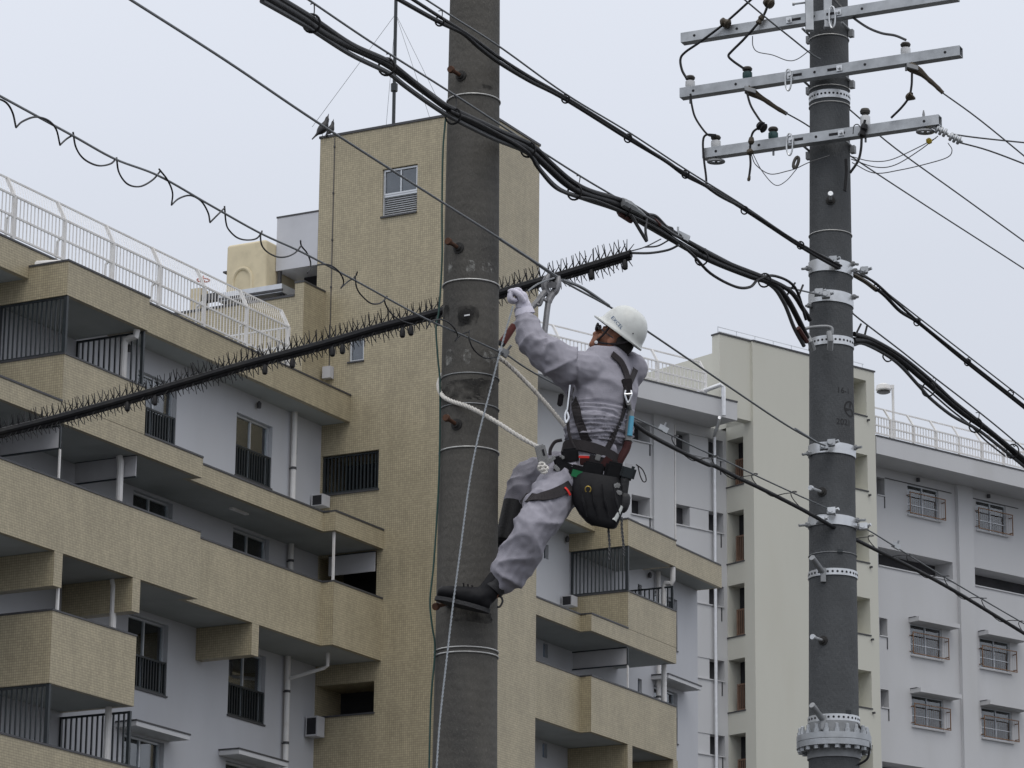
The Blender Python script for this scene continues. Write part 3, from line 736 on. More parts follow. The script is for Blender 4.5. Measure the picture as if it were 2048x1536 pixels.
# wider machine room at the top
mb.quad(WB.P(-1.33, 1.14, 29.3), WB.P(0.02, 1.14, 29.3), WB.P(0.02, 1.14, 31.88), WB.P(-1.33, 1.14, 31.88))
mb.quad(WB.P(-1.33, 1.14, 29.3), WB.P(-1.33, .80, 29.3), WB.P(-1.33, .80, 31.88), WB.P(-1.33, 1.14, 31.88))
mb.quad(WB.P(-1.33, 1.14, 29.3), WB.P(0.0, 1.14, 29.3), WB.P(0.0, .80, 29.3), WB.P(-1.33, .80, 29.3))
st = mb.build('stair_tower_wall', MAT[CT], WB.root)
WB.part('coping', -1.36, 0.0, 1.05, 1.17, 31.881, 31.93, 'coping', st); WB.part('coping', 0.001, 5.46, 1.10, 1.26, 31.881, 31.93, 'coping', st)
WB.part('coping', -1.36, -1.28, .78, 1.049, 31.881, 31.93, 'coping', st)
for b0, b1, z0, z1 in sideh:
    WB.part('stair_recess', .502, .55, b0-.2, b1+.1, z0-.1, z1+.1, 'void_shade', st)  # back sheet, stairwell shade put into its near-black colour
    WB.part('opening_sill', -.03, .06, b0-.04, b1+.03, z0-.04, z0-.002, 'coping', st)
    WB.bars('stair_railing', 'a', .12, b0+.3, b1-.01, z0+.02, z0+.85, .08, .03, 'brown_rail', parent=st)
for a0, a1, z0, z1, _ in fr:
    WB.part('stair_recess', a0-.1, a1+.1, .55, .628, z0-.1, z1+.1, 'cream_wall', st)
    WB.part('opening_sill', a0-.02, a1+.02, 1.15, 1.26, z0-.04, z0-.002, 'coping', st)
    WB.part('overflow_pipe', a1+.0, a1+.05, 1.231, 1.33, z0-.18, z0-.12, 'coping', st)
q = MB()
for z in (32.02, 32.16): q.beam(WB.P(-1.25, .98, z), WB.P(5.2, .98, z), .02, .02)
for i in range(9): q.beam(WB.P(-1.25+.8*i, .98, 31.88), WB.P(-1.25+.8*i, .98, 32.17), .02, .02)
q.build('roof_rail', MAT['alu'], st)
# gutter pipe hooked over the parapet, big downpipe
WB.pipe('gutter_pipe', [(-2.1, .3, 29.86), (-1.9, .9, 29.95), (-1.55, 1.42, 30.14), (-1.48, 1.46, 30.06), (-1.48, 1.46, 29.15)], .07, 'galv_pipe')
WB.pipe('downpipe', [(-1.5, 1.3, 29.12), (-1.2, .9, 29.0), (-.66, .16, 28.9), (-.62, .13, 28.6), (-.62, .13, 0)], .055, 'galv_pipe')
# roof lamp
lr = empty('roof_lamp', WB.W(7.15, 0.4, 29.75)); tag(lr, 'white lamp on a thin pole standing behind the roof fence of the white block', 'lamp')
h = (WB.P(0, 0, 31.9) - WB.P(0, 0, 29.75)).z
q = MB(); q.tube([(0,0,-.5), (0,0,h)], .05, 8); q.build('pole', MAT['white_paint'], lr)
q = MB(); q.lathe([(.05, 0), (.27, .03), (.30, .08), (.26, .25), (.12, .32)], (-.36, 0, h-.22), n=16); q.beam((-.1, 0, h-.02), (.05, 0, h-.02), .1, .14); q.build('lamp_head', MAT['white_paint'], lr)
q = MB(); q.lathe([(.20, -.04), (.27, .0)], (-.36, 0, h-.24), n=16); q.build('lens', MAT['coping'], lr)
# ================================================================== utility poles
def pole_mat(name, c, dark, light, ring=14.0):
    m = mat(name, c, 0.85, var=0.22, scale=7, bump=0.35, bscale=70, stretch=(1, 1, 0.5), stain=dark, stain_amt=0.75, stain_scale=2.2)
    t = m.node_tree; b = t.nodes['Principled BSDF']
    lk_ = b.inputs['Base Color'].links[0].from_socket
    # speckled aggregate
    tcn = t.nodes.new('ShaderNodeTexCoord'); v = t.nodes.new('ShaderNodeTexNoise'); v.inputs['Scale'].default_value = 160; v.inputs['Detail'].default_value = 2
    t.links.new(tcn.outputs['Object'], v.inputs['Vector'])
    r = t.nodes.new('ShaderNodeMapRange'); r.inputs[1].default_value = 0.55; r.inputs[2].default_value = 0.75; r.inputs[3].default_value = 0; r.inputs[4].default_value = 0.6
    t.links.new(v.outputs['Fac'], r.inputs[0])
    mx = t.nodes.new('ShaderNodeMixRGB'); mx.inputs[2].default_value = (*light, 1); t.links.new(r.outputs[0], mx.inputs[0]); t.links.new(lk_, mx.inputs[1])
    # faint casting rings from spinning the mould
    w = t.nodes.new('ShaderNodeTexWave'); w.bands_direction = 'Z'; w.inputs['Scale'].default_value = ring; w.inputs['Distortion'].default_value = 5; w.inputs['Detail'].default_value = 3
    t.links.new(tcn.outputs['Object'], w.inputs['Vector'])
    r2 = t.nodes.new('ShaderNodeMapRange'); r2.inputs[3].default_value = 0.94; r2.inputs[4].default_value = 1.05; t.links.new(w.outputs['Fac'], r2.inputs[0])
    m2 = t.nodes.new('ShaderNodeMixRGB'); m2.blend_type = 'MULTIPLY'; m2.inputs[0].default_value = 1; t.links.new(mx.outputs[0], m2.inputs[1]); t.links.new(r2.outputs[0], m2.inputs[2])
    t.links.new(m2.outputs[0], b.inputs['Base Color'])
    return m
pole_mat('old_concrete', (0.090, 0.085, 0.076), (0.042, 0.042, 0.042), (0.15, 0.145, 0.13), 5.0)
pole_mat('new_concrete', (0.078, 0.083, 0.088), (0.058, 0.060, 0.064), (0.12, 0.125, 0.13), 22.0)
mat('galv', (0.42, 0.44, 0.46), 0.5, metal=0.7, var=0.25, scale=9, stain=(0.62, 0.64, 0.66), stain_amt=0.6, stain_scale=4)
mat('galv_bright', (0.66, 0.68, 0.70), 0.35, metal=0.6, var=0.15, scale=12)
mat('galv_dull', (0.30, 0.31, 0.32), 0.6, metal=0.4, var=0.25, scale=10)
mat('rust', (0.085, 0.036, 0.018), 0.85, var=0.4, scale=40, stain=(0.05, 0.03, 0.02), stain_amt=0.7, stain_scale=30)
mat('black_cable', (0.011, 0.011, 0.013), 0.5, var=0.25, scale=15, bump=0.1, spec=0.3, stain=(0.035, 0.033, 0.03), stain_amt=0.5, stain_scale=9)
mat('grey_cable', (0.06, 0.062, 0.066), 0.5, var=0.2, scale=15)
mat('steel_wire', (0.16, 0.17, 0.18), 0.45, metal=0.5, var=0.2, scale=60)
mat('band_wire', (0.55, 0.55, 0.54), 0.4, metal=0.4, var=0.2, scale=30)
mat('brown_clamp', (0.055, 0.042, 0.026), 0.6, var=0.3, scale=30)
mat('porcelain', (0.74, 0.75, 0.76), 0.2, var=0.05)
mat('green_porcelain', (0.035, 0.085, 0.085), 0.3, var=0.2)
mat('dark_cap', (0.05, 0.045, 0.038), 0.5, var=0.3, scale=20)
mat('blue_cable', (0.02, 0.03, 0.09), 0.45, var=0.2)
mat('green_cable', (0.012, 0.055, 0.045), 0.5, var=0.25, scale=20)
mat('yellow_plastic', (0.62, 0.45, 0.04), 0.5, var=0.15)
mat('paint_mark', (0.40, 0.40, 0.38), 0.9, var=0.5, scale=30, stain=(0.10, 0.10, 0.095), stain_amt=0.9, stain_scale=18)
mat('soot_mark', (0.025, 0.024, 0.023), 0.9, var=0.4, scale=20)
def ragged(m, lo, hi, sc_):
    t = m.node_tree; b = t.nodes['Principled BSDF']; c_ = t.nodes.new('ShaderNodeTexCoord'); n_ = t.nodes.new('ShaderNodeTexNoise'); n_.inputs['Scale'].default_value = sc_; n_.inputs['Detail'].default_value = 6
    r_ = t.nodes.new('ShaderNodeMapRange'); r_.inputs[1].default_value = lo; r_.inputs[2].default_value = hi
    t.links.new(c_.outputs['Object'], n_.inputs['Vector']); t.links.new(n_.outputs['Fac'], r_.inputs[0]); t.links.new(r_.outputs[0], b.inputs['Alpha'])
ragged(MAT['paint_mark'], 0.42, 0.78, 26); ragged(MAT['soot_mark'], 0.38, 0.75, 12)
mat('soot_ring', (0.03, 0.029, 0.028), 0.8, var=0.3, scale=40)
mat('red_sleeve', (0.07, 0.02, 0.015), 0.6, var=0.3, scale=20)
mat('print_black', (0.02, 0.02, 0.022), 0.8, var=0.4, scale=120)

class Pole:
    """a tapering round pole; x may drift with height"""
    def __init__(s, name, label, Y, x0, z0, dx, d0, taper, top, m):
        s.Y, s.x0, s.z0, s.dx, s.d0, s.tp = Y, x0, z0, dx, d0, taper
        s.root = empty(name, (s.x(0), Y, 0)); tag(s.root, label, 'utility pole')
        s.inv = Vector((s.x(0), Y, 0))
        mb = MB(); prof = []
        N = 60; vs = []; n = 48
        for i in range(N+1):
            z = top * i / N
            for k in range(n):
                a = 2*math.pi*k/n; vs.append((s.x(z)-s.x(0) + s.r(z)*math.cos(a), s.r(z)*math.sin(a), z))
        fs = [(i*n+k, i*n+(k+1) % n, (i+1)*n+(k+1) % n, (i+1)*n+k) for i in range(N) for k in range(n)]
        fs.append(tuple(N*n+k for k in range(n)))
        mb.add(vs, fs, 0, True); s.shaft = mb.build('shaft', MAT[m], s.root)
    def x(s, z): return s.x0 + (z - s.z0) * s.dx
    def r(s, z): return 0.5 * (s.d0 + (s.z0 - z) * s.tp)
    def c(s, z): return Vector((s.x(z), s.Y, z))
    def hit(s, px, py):
        """point on the near surface of the pole seen at this photo pixel"""
        z = at(px, py, s.Y).z
        for _ in range(4):
            c = s.c(z); R = s.r(z); d = ray(px, py); o = CAM
            A = d.x**2 + d.y**2; B = 2*((o.x-c.x)*d.x + (o.y-c.y)*d.y); Cc = (o.x-c.x)**2 + (o.y-c.y)**2 - R*R
            D = B*B - 4*A*Cc
            t = (-B - math.sqrt(max(D, 0))) / (2*A)
            p = o + d*t; z = p.z
        return p
    def zf(s, y):
        z = at(1024, y, s.Y).z
        px = 1024 + (s.x(z) / (s.Y)) * 6900
        for _ in range(3):
            p = at(px, y, s.Y - s.r(z)); z = p.z
            px += (s.x(z) - p.x) / s.Y * 6900
        return z
    def L(s, p): return Vector(p) - s.inv
    def ring(s, name, z0, z1, off, m, n=40, a0=0, a1=2*math.pi, tilt=0.0):
        mb = MB(); vs = []
        full = abs(a1 - a0) > 6.28
        cnt = n if full else n + 1
        for i in range(cnt):
            a = a0 + (a1-a0)*i/n
            for (zz, o) in ((z0, 0.001), (z0, off), (z1, off), (z1, 0.001)):
                z = zz + tilt*math.cos(a)
                c = s.L(s.c(z)); R = s.r(z) + o
                vs.append((c.x + R*math.cos(a), c.y + R*math.sin(a), z))
        fs = []
        for i in range(n):
            j = (i+1) % cnt
            for k in range(4): fs.append((i*4+k, j*4+k, j*4+(k+1) % 4, i*4+(k+1) % 4))
        if not full: fs += [(3, 2, 1, 0), tuple(n*4+k for k in range(4))]
        mb.add(vs, fs, 0, True)
        return mb.build(name, MAT[m], s.root, sharp=30)
    def wire_ring(s, y, r=0.004, m='band_wire', tilt=0.0):
        z = s.zf(y); mb = MB()
        mb.tube([s.L(s.c(z)) + Vector(((s.r(z)+r)*math.cos(a), (s.r(z)+r)*math.sin(a), tilt*math.cos(a))) for a in [2*math.pi*i/40 for i in range(40)]], r, 6, closed=True)
        return mb.build('band_wire', MAT[m], s.root)
    def patch(s, px0, px1, py0, py1, m, off=0.0015, name='paint_mark', rag=0.25):
        p0, p1 = s.hit(px0, (py0+py1)/2), s.hit(px1, (py0+py1)/2)
        z0, z1 = s.hit((px0+px1)/2, py1).z, s.hit((px0+px1)/2, py0).z
        zc = (z0+z1)/2; c = s.c(zc)
        A0 = math.atan2(p0.y-c.y, p0.x-c.x); A1 = math.atan2(p1.y-c.y, p1.x-c.x)
        n = 28; nr = 5; vs = []; am, zm = (A0+A1)/2, zc
        qs = [1 + rag*(rnd.random()-.6) for _ in range(n)]
        qs = [(qs[k-1]+qs[k]*2+qs[(k+1) % n])/4 for k in range(n)]
        for j in range(nr+1):
            f_ = max(j/nr, .02)
            for k in range(n):
                a = 2*math.pi*k/n; sq = 1/max(abs(math.cos(a)), abs(math.sin(a)))**0.6
                aa = am + (A1-A0)/2*math.cos(a)*qs[k]*sq*f_; zz = zm + (z1-z0)/2*math.sin(a)*qs[k]*sq*f_
                R = s.r(zz)+off; cc = s.L(s.c(zz)); vs.append((cc.x+R*math.cos(aa), cc.y+R*math.sin(aa), zz))
        mb = MB(); mb.add(vs, [(j*n+k, j*n+(k+1) % n, (j+1)*n+(k+1) % n, (j+1)*n+k) for j in range(nr) for k in range(n)], 0, True)
        return mb.build(name, MAT[m], s.root)
    def step_bolt(s, bx, by, tx, ty, m, r=0.011, washer=True):
        p = s.hit(bx, by); q = at(tx, ty, p.y - 0.10)
        d = (q - p).normalized(); nrm = (p - s.c(p.z)); nrm.z = 0; nrm.normalize()
        mb = MB(); mb.tube([s.L(p - d*0.02), s.L(q)], r, 10); mb.lathe([(r*1.7, -0.012), (r*1.9, 0), (r*1.7, .012)], s.L(q), axis=d, n=12)
        o = mb.build('step_bolt', MAT[m], s.root)
        if washer:
            mb = MB(); mb.lathe([(0.036, -0.004), (0.034, 0.006), (0.022, 0.007), (0.02, 0.022)], s.L(p), axis=nrm, n=16); mb.build('washer', MAT['soot_ring'], o)
        return o
PL = Pole('utility_pole', 'old dark stained concrete utility pole that the worker is climbing', 19.5, -0.247, 9.404, 0.0, 0.302, 0.01434, 11.6, 'old_concrete')
PR = Pole('utility_pole', 'newer grey concrete utility pole with steel crossarms and a bolted flange', 24.0, 2.325, 10.836, 0.00847, 0.287, 0.01302, 12.2, 'new_concrete')
# ---- old pole
for y in (187, 558, 745, 806, 893, 1293, 1303): PL.wire_ring(y, 0.0035 if y in (745, 806) else 0.0045, 'galv_dull' if y in (745, 806) else 'band_wire')
for a in ((905, 148), (900, 492), (896, 845)): PL.step_bolt(a[0]+17, a[1]+4, a[0]-3, a[1]-9, 'rust', 0.012)
PL.step_bolt(900, 1205, 872, 1213, 'rust', 0.012)
for x0, x1, y0, y1 in ((897, 905, 525, 545), (932, 950, 520, 545), (963, 984, 525, 545), (892, 905, 698, 730), (927, 942, 697, 728), (965, 990, 702, 726)): PL.patch(x0, x1, y0, y1, 'paint_mark')
for x0, x1, y0, y1 in ((914, 957, 612, 650), (886, 900, 610, 640), (880, 990, 755, 800), (900, 985, 1215, 1245), (965, 985, 170, 178)): PL.patch(x0, x1, y0, y1, 'soot_mark', rag=0.5, name='soot_mark')
q = MB(); p = PL.hit(932, 632); q.lathe([(0.05, -0.01), (0.045, 0.004), (0.028, 0.006), (0.026, 0.012)], PL.L(p), axis=(p - PL.c(p.z)), n=16); q.build('bolt_hole', MAT['soot_mark'], PL.root)
q = MB(); q.obox(PL.L(p) + Vector((.006, -.014, 0)), (0.016, 0, 0.003), (0, 0.004, 0), (-.0006, 0, 0.004)); q.build('bolt_chip', MAT['porcelain'], PL.root)
# ---- new pole: bands
def perforated(y0, y1, off=0.007):
    z0, z1 = PR.zf(y1), PR.zf(y0)
    b = PR.ring('perforated_band', z0, z1, off, 'galv_bright')
    z = (z0+z1)/2
    for k in range(16):
        a = -math.pi + math.pi*(k+.5)/16
        nn = Vector((math.cos(a), math.sin(a), 0)); c = PR.L(PR.c(z)) + nn*(PR.r(z)+off)
        mb = MB(); mb.lathe([(0.0085, -0.003), (0.0085, 0.0012)], c, axis=nn, n=10); mb.build('hole', MAT['void_shade'], b)  # dark disc on the band, coloured as the shade in a hole
def bolt_band(y0, y1, bolts, tilt=0.0):
    z0, z1 = PR.zf(y1), PR.zf(y0)
    b = PR.ring('steel_band', z0, z1, 0.008, 'galv_bright', tilt=tilt)
    for (x0_, yy0, x1_, yy1) in bolts:
        mb = MB(); p, q_ = at(x0_, yy0, 23.95), at(x1_, yy1, 23.9)
        mb.tube([PR.L(p), PR.L(q_)], 0.010, 8); mb.lathe([(0.02, -0.01), (0.02, 0.01)], PR.L(p*.65+q_*.35), axis=(q_-p), n=6, smooth=False)
        mb.build('bolt', MAT['galv_dull'], b)
    return b
for y in (68, 169, 202, 460): PR.wire_ring(y, 0.004)
PR.wire_ring(1103, 0.003, 'galv_dull')
perforated(178, 194); perforated(670, 687); perforated(1136, 1149); perforated(1427, 1440)
bolt_band(517, 541, [(1622, 536, 1604, 538), (1700, 527, 1716, 529), (1702, 541, 1727, 543)], -0.012)
bolt_band(580, 602, [(1622, 611, 1612, 612), (1704, 594, 1716, 594)], -0.012)
bolt_band(884, 905, [(1624, 906, 1605, 909), (1704, 896, 1723, 894)], -0.008)
bolt_band(1028, 1048, [(1624, 1049, 1598, 1051), (1706, 1041, 1731, 1040), (1706, 1055, 1738, 1053)], -0.008)
def clamp_block(x, y, w, h, m='galv', Y=23.76):
    p = PR.L(at(x, y, Y)); mb = MB(); mb.obox(p, (w, 0, w*.1), (0, .03, 0), (0, 0, h)); mb.lathe([(.012, -.04), (.012, .05)], p + Vector((w*.4, 0, 0)), axis=(1, -.6, .25), n=8); mb.lathe([(.02, -.012), (.02, .012)], p + Vector((-w*.4, -.03, .0)), axis=(0, -1, 0), n=6, smooth=False)
    mb.build('wire_clamp', MAT[m], PR.root)
for x, y in ((1648, 893), (1662, 886), (1640, 1040), (1662, 1022), (1637, 585), (1652, 590), (1665, 520), (1726, 1053), (1728, 541)): clamp_block(x, y, .028, .022, 'galv' if y < 1000 else 'galv_bright', 23.76 if x < 1700 else 23.9)
for x, y in ((1650, 1137), (1650, 1432)):
    mb = MB(); p = PR.hit(x-4, y+8); e_ = at(x-26, y-22, 23.72); mb.tube([PR.L(p), PR.L(e_)], 0.022, 12); mb.obox(PR.L(p)+Vector((0, -.012, -.02)), (.018, 0, 0), (0, .012, 0), (0, 0, .05)); mb.build('stub_bracket', MAT['galv_dull'], PR.root)
for x, y in ((1680, 1102), (1637, 1424), (1697, 1424)):
    p = PR.hit(x, y); mb = MB(); mb.obox(PR.L(p), (.018, 0, 0), (0, .012, 0), (0, 0, .012)); mb.build('band_buckle', MAT['dark_metal'], PR.root)
for bx, by, tx, ty in ((1661, 401, 1661, 388), (1644, 984, 1622, 976), (1646, 1281, 1626, 1274)): PR.step_bolt(bx, by, tx, ty, 'galv_bright', 0.011)
# cable bracket with two hooks
for x0_, y0_, x1_, y1_ in ((1612, 668, 1626, 700), (1658, 664, 1660, 700)):
    mb = MB(); mb.tube([PR.L(at(x0_, y0_, 23.72)), PR.L(at((x0_+x1_)/2+2, (y0_+y1_)/2, 23.70)), PR.L(at(x1_, y1_, 23.74))], 0.022, 8); mb.build('cable_hook', MAT['galv_dull'], PR.root)
mb = MB(); mb.tube(spline([PR.L(at(x, y, 23.72)) for x, y in ((1607, 690), (1604, 664), (1612, 657), (1640, 653), (1662, 655), (1664, 668))]), 0.012, 8); mb.build('cable_bracket', MAT['galv_dull'], PR.root)
# bolted flange and sleeve near the bottom
zt, zm, zb = PR.zf(1440), PR.zf(1478), PR.zf(1512)
PR.ring('steel_sleeve', zb, zt, 0.010, 'galv_dull')
for (z0, z1, k) in ((zm-0.045, zm-0.003, 0), (zm+0.0, zm+0.042, 1)):
    PR.ring('flange', z0, z1, 0.085, 'galv')
for k in range(20):
    a = 2*math.pi*k/20; R = PR.r(zm)+.058; c = PR.L(PR.c(zm))
    mb = MB(); p = Vector((c.x+R*math.cos(a), c.y+R*math.sin(a), zm)); mb.lathe([(.022, .042), (.022, .07), (.014, .072), (.014, .10), (.008, .105)], p, n=8); mb.build('flange_bolt', MAT['galv'], PR.root)
    mb = MB(); mb.lathe([(.022, -.07), (.022, -.0455)], p, n=6, smooth=False); mb.build('flange_nut', MAT['galv'], PR.root)
mb = MB(); mb.tube(spline([PR.L(at(x, y, 23.9)) for x, y in ((1712, 1445), (1726, 1463), (1738, 1485), (1739, 1500), (1734, 1518), (1716, 1530))]), 0.008, 8); mb.build('earth_lead', MAT['black_cable'], PR.root)
# printed marks on the new pole
def text_mesh(body, size):
    cu = bpy.data.curves.new('t', 'FONT'); cu.body = body; cu.size = size; cu.align_x = 'LEFT'; cu.resolution_u = 3
    o = bpy.data.objects.new('t', cu); col.objects.link(o)
    dg = bpy.context.evaluated_depsgraph_get(); me = bpy.data.meshes.new_from_object(o.evaluated_get(dg))
    bpy.data.objects.remove(o, do_unlink=True)
    bm = bmesh.new(); bm.from_mesh(me); bmesh.ops.triangulate(bm, faces=bm.faces[:]); bmesh.ops.subdivide_edges(bm, edges=[e for e in bm.edges if e.calc_length() > size*.12], cuts=2); bm.to_mesh(me); bm.free()
    return me
def print_on(pole, body, px, py, size):
    me = text_mesh(body, size); p = pole.hit(px, py); c = pole.c(p.z); a0 = math.atan2(p.y-c.y, p.x-c.x)
    for v in me.vertices:
        z = p.z + v.co.y; a = a0 + v.co.x/pole.r(z); R = pole.r(z)+.0012; cc = pole.L(pole.c(z)); v.co = (cc.x+R*math.cos(a), cc.y+R*math.sin(a), z)
    me.materials.clear(); me.materials.append(MAT['print_black'])
    return link_mesh('printed_mark', me, pole.root)
print_on(PR, '16-1', 1673, 785, .062)
print_on(PR, '2021', 1672, 848, .062)
p = PR.hit(1700, 818); c = PR.c(p.z); a0 = math.atan2(p.y-c.y, p.x-c.x)
def wrap(u, v):
    z = p.z+v; a = a0+u/PR.r(z); R = PR.r(z)+.0014; cc = PR.L(PR.c(z)); return Vector((cc.x+R*math.cos(a), cc.y+R*math.sin(a), z))
mb = MB(); n_ = 28
vs = [wrap(rr*math.cos(2*math.pi*k/n_), rr*1.0*math.sin(2*math.pi*k/n_)) for rr in (.048, .060) for k in range(n_)]
mb.add(vs, [(k, (k+1) % n_, n_+(k+1) % n_, n_+k) for k in range(n_)])
for t0 in (math.pi/2, math.pi/2+2.094, math.pi/2+4.189):
    q = [(0, 0), (.046*math.cos(t0-.5), .046*math.sin(t0-.5)), (.05*math.cos(t0), .05*math.sin(t0)), (.02*math.cos(t0+.5), .02*math.sin(t0+.5))]
    mb.add([wrap(*w_) for w_ in q], [(0, 1, 2, 3)])
mb.build('printed_mark', MAT['print_black'], PR.root)
# ---- crossarms
AX = Vector((0.903, -0.430, 0)); AN = Vector((-0.430, -0.903, 0))     # along the arm, and out of it towards the camera
ARM = [(1.248, 24.175, 10.94, 2.15), (1.243, 24.266, 10.537, 2.18), (1.403, 24.174, 10.03, 1.83)]
H = 0.0375
arms = []
for i, (x, y, z, L_) in enumerate(ARM):
    o = Vector((x, y, z+H))
    mb = MB(); c = o + AX*(L_/2)
    # square tube, open ends
    for (n1, n2) in ((AN, Vector((0, 0, 1))),):
        vs = []
        for t in (0, L_):
            for (s1, s2) in ((1, 1), (1, -1), (-1, -1), (-1, 1)):
                vs.append(PR.L(o + AX*t + n1*H*s1 + n2*H*s2))
            for (s1, s2) in ((1, 1), (1, -1), (-1, -1), (-1, 1)):
                vs.append(PR.L(o + AX*t + n1*(H-.005)*s1 + n2*(H-.005)*s2))
        fs = []
        for k in range(4):
            j = (k+1) % 4
            fs += [(k, j, 8+j, 8+k), (4+k, 12+k, 12+j, 4+j), (k, 4+k, 4+j, j), (8+k, 8+j, 12+j, 12+k)]
        mb.add(vs, fs)
    arm = mb.build('crossarm', MAT['galv'], PR.root); arms.append((arm, o, L_))
    for t in (.11, .45, L_/2-.02, L_-.72, L_-.11):
        q = MB(); q.lathe([(.0105, -.004), (.0105, .0015)], PR.L(o + AX*t + AN*H), axis=AN, n=12); q.build('bolt_hole', MAT['void_shade'], arm)  # dark disc laid on the arm, painted for the shade in the hole
    for t in (L_/2-.16, L_/2+.12):
        q = MB(); q.obox(PR.L(o + AX*t + AN*(H+.0006)), AX*.04, AN*.0012, Vector((0, 0, .010))); q.build('slot', MAT['void_shade'], arm)  # dark strip on the arm, painted for the shade in the slot
        q = MB(); q.obox(PR.L(o + AX*(t+(.055 if t > L_/2 else -.05)) + AN*(H+.004)), AX*.022, AN*.004, Vector((0, 0, .022))); q.lathe([(.012, 0), (.012, .022)], PR.L(o + AX*(t+(.055 if t > L_/2 else -.05)) + AN*(H+.008)), axis=AN, n=6, smooth=False); q.build('washer_plate', MAT['galv_bright'], arm)
    # long link hanging off the bolt
    t = L_/2-.22 if i else L_/2+.13
    b_ = PR.L(o + AX*t + AN*(H+.016)); pts = []
    for k in range(20):
        a = 2*math.pi*k/20; pts.append(b_ + AX*(.024*math.cos(a)) + Vector((0, 0, (-.035 + .085*math.sin(a)) if abs(math.sin(a)) > .3 else -.035+.085*math.sin(a))))
    q = MB(); q.tube(pts, .0065, 6, closed=True); q.build('link', MAT['galv_bright'], arm)
    # U bolt round the pole
    zc = z+H; q = MB(); R = PR.r(zc)+.012; cc = PR.L(PR.c(zc))
    q.tube([cc + AX*(R*math.cos(a)) - AN*(R*math.sin(a)) for a in [math.pi*k/14 for k in range(15)]], .009, 8)
    q.tube([cc + AX*R, cc + AX*R + AN*(R*.95)], .009, 8); q.tube([cc - AX*R, cc - AX*R + AN*(R*.95)], .009, 8)
    for sg in (-1, 1): q.obox(cc + AX*(R+.012)*sg - AN*.02 + Vector((0, 0, -.03)), AX*.018, AN*.02, Vector((0, 0, .028)))
    q.build('u_bolt', MAT['galv_dull'], arm)
def arm_pt(i, px, up=0.0, out=0.0):
    """a point over arm i at this photo column"""
    arm, o, L_ = arms[i]
    best = min(range(0, 401), key=lambda k: abs(proj(o + AX*(L_*k/400))[0] - px))
    return o + AX*(L_*best/400) + Vector((0, 0, up)) + AN*out
def proj(p):
    v = Vector(p) - CAM; z = v.dot(_f)
    return (1024 + FPX*v.dot(_r)/z, 768 + FPX*v.dot(_d)/z)
def insulator(i, px, m, cap='dark_cap', tall=0.085):
    p = PR.L(arm_pt(i, px, H)); q = MB()
    q.lathe([(.030, 0), (.034, .012), (.037, .02), (.036, tall*.62), (.031, tall*.66)], p, n=20); b = q.build('insulator', MAT[m], arms[i][0])
    q = MB(); q.lathe([(.024, tall*.64), (.022, tall*.80), (.035, tall*.84), (.038, tall*.98), (.030, tall*1.12), (.012, tall*1.17)], p, n=20); q.build('insulator_cap', MAT[cap], arms[i][0])
    q = MB(); q.lathe([(.008, -.12), (.008, -.076)], p, n=8); q.build('insulator_pin', MAT['galv_dull'], arms[i][0])
for px in (1381, 1812): insulator(1, px, 'porcelain')
insulator(1, 1495, 'green_porcelain'); insulator(2, 1432, 'porcelain'); insulator(2, 1547, 'green_porcelain'); insulator(2, 1731, 'porcelain', tall=.12)
for px in (1432, 1850):
    q = MB(); p = PR.L(arm_pt(2, px, -H-.03)); q.tube([p + Vector((.058*math.cos(a), .04*math.sin(a), 0)) for a in [2*math.pi*k/18 for k in range(18)]], .011, 8, closed=True); q.beam(p-Vector((0, .04, 0)), p+Vector((0, .04, 0)), .02, .01); q.lathe([(.008, 0), (.008, .05)], p, n=8); q.build('ring_hanger', MAT['galv_dull'], arms[2][0])
q = MB(); q.lathe([(.01, 0), (.01, .03), (.004, .06)], PR.L(arm_pt(2, 1848, H)), n=8); q.build('arm_bolt', MAT['galv_dull'], arms[2][0])
for x0_, x1_ in ((1611, 1627), (1648, 1664)):
    q = MB(); a = at((x0_+x1_)/2, 62 if x0_ < 1640 else 56, 23.68); q.obox(PR.L(a) + Vector((0, 0, .28)), (.028, 0, 0), (0, .03, 0), (0, 0, .28)); q.build('arm_bracket', MAT['galv'], PR.root)
q = MB(); q.tube([PR.L(at(1612, 5, 23.7)), PR.L(at(1588, 8, 23.62))], .008, 8); q.lathe([(.014, -.008), (.014, .008)], PR.L(at(1587, 8, 23.62)), axis=(1, 0, 0), n=8); q.build('bracket_bolt', MAT['galv'], PR.root)

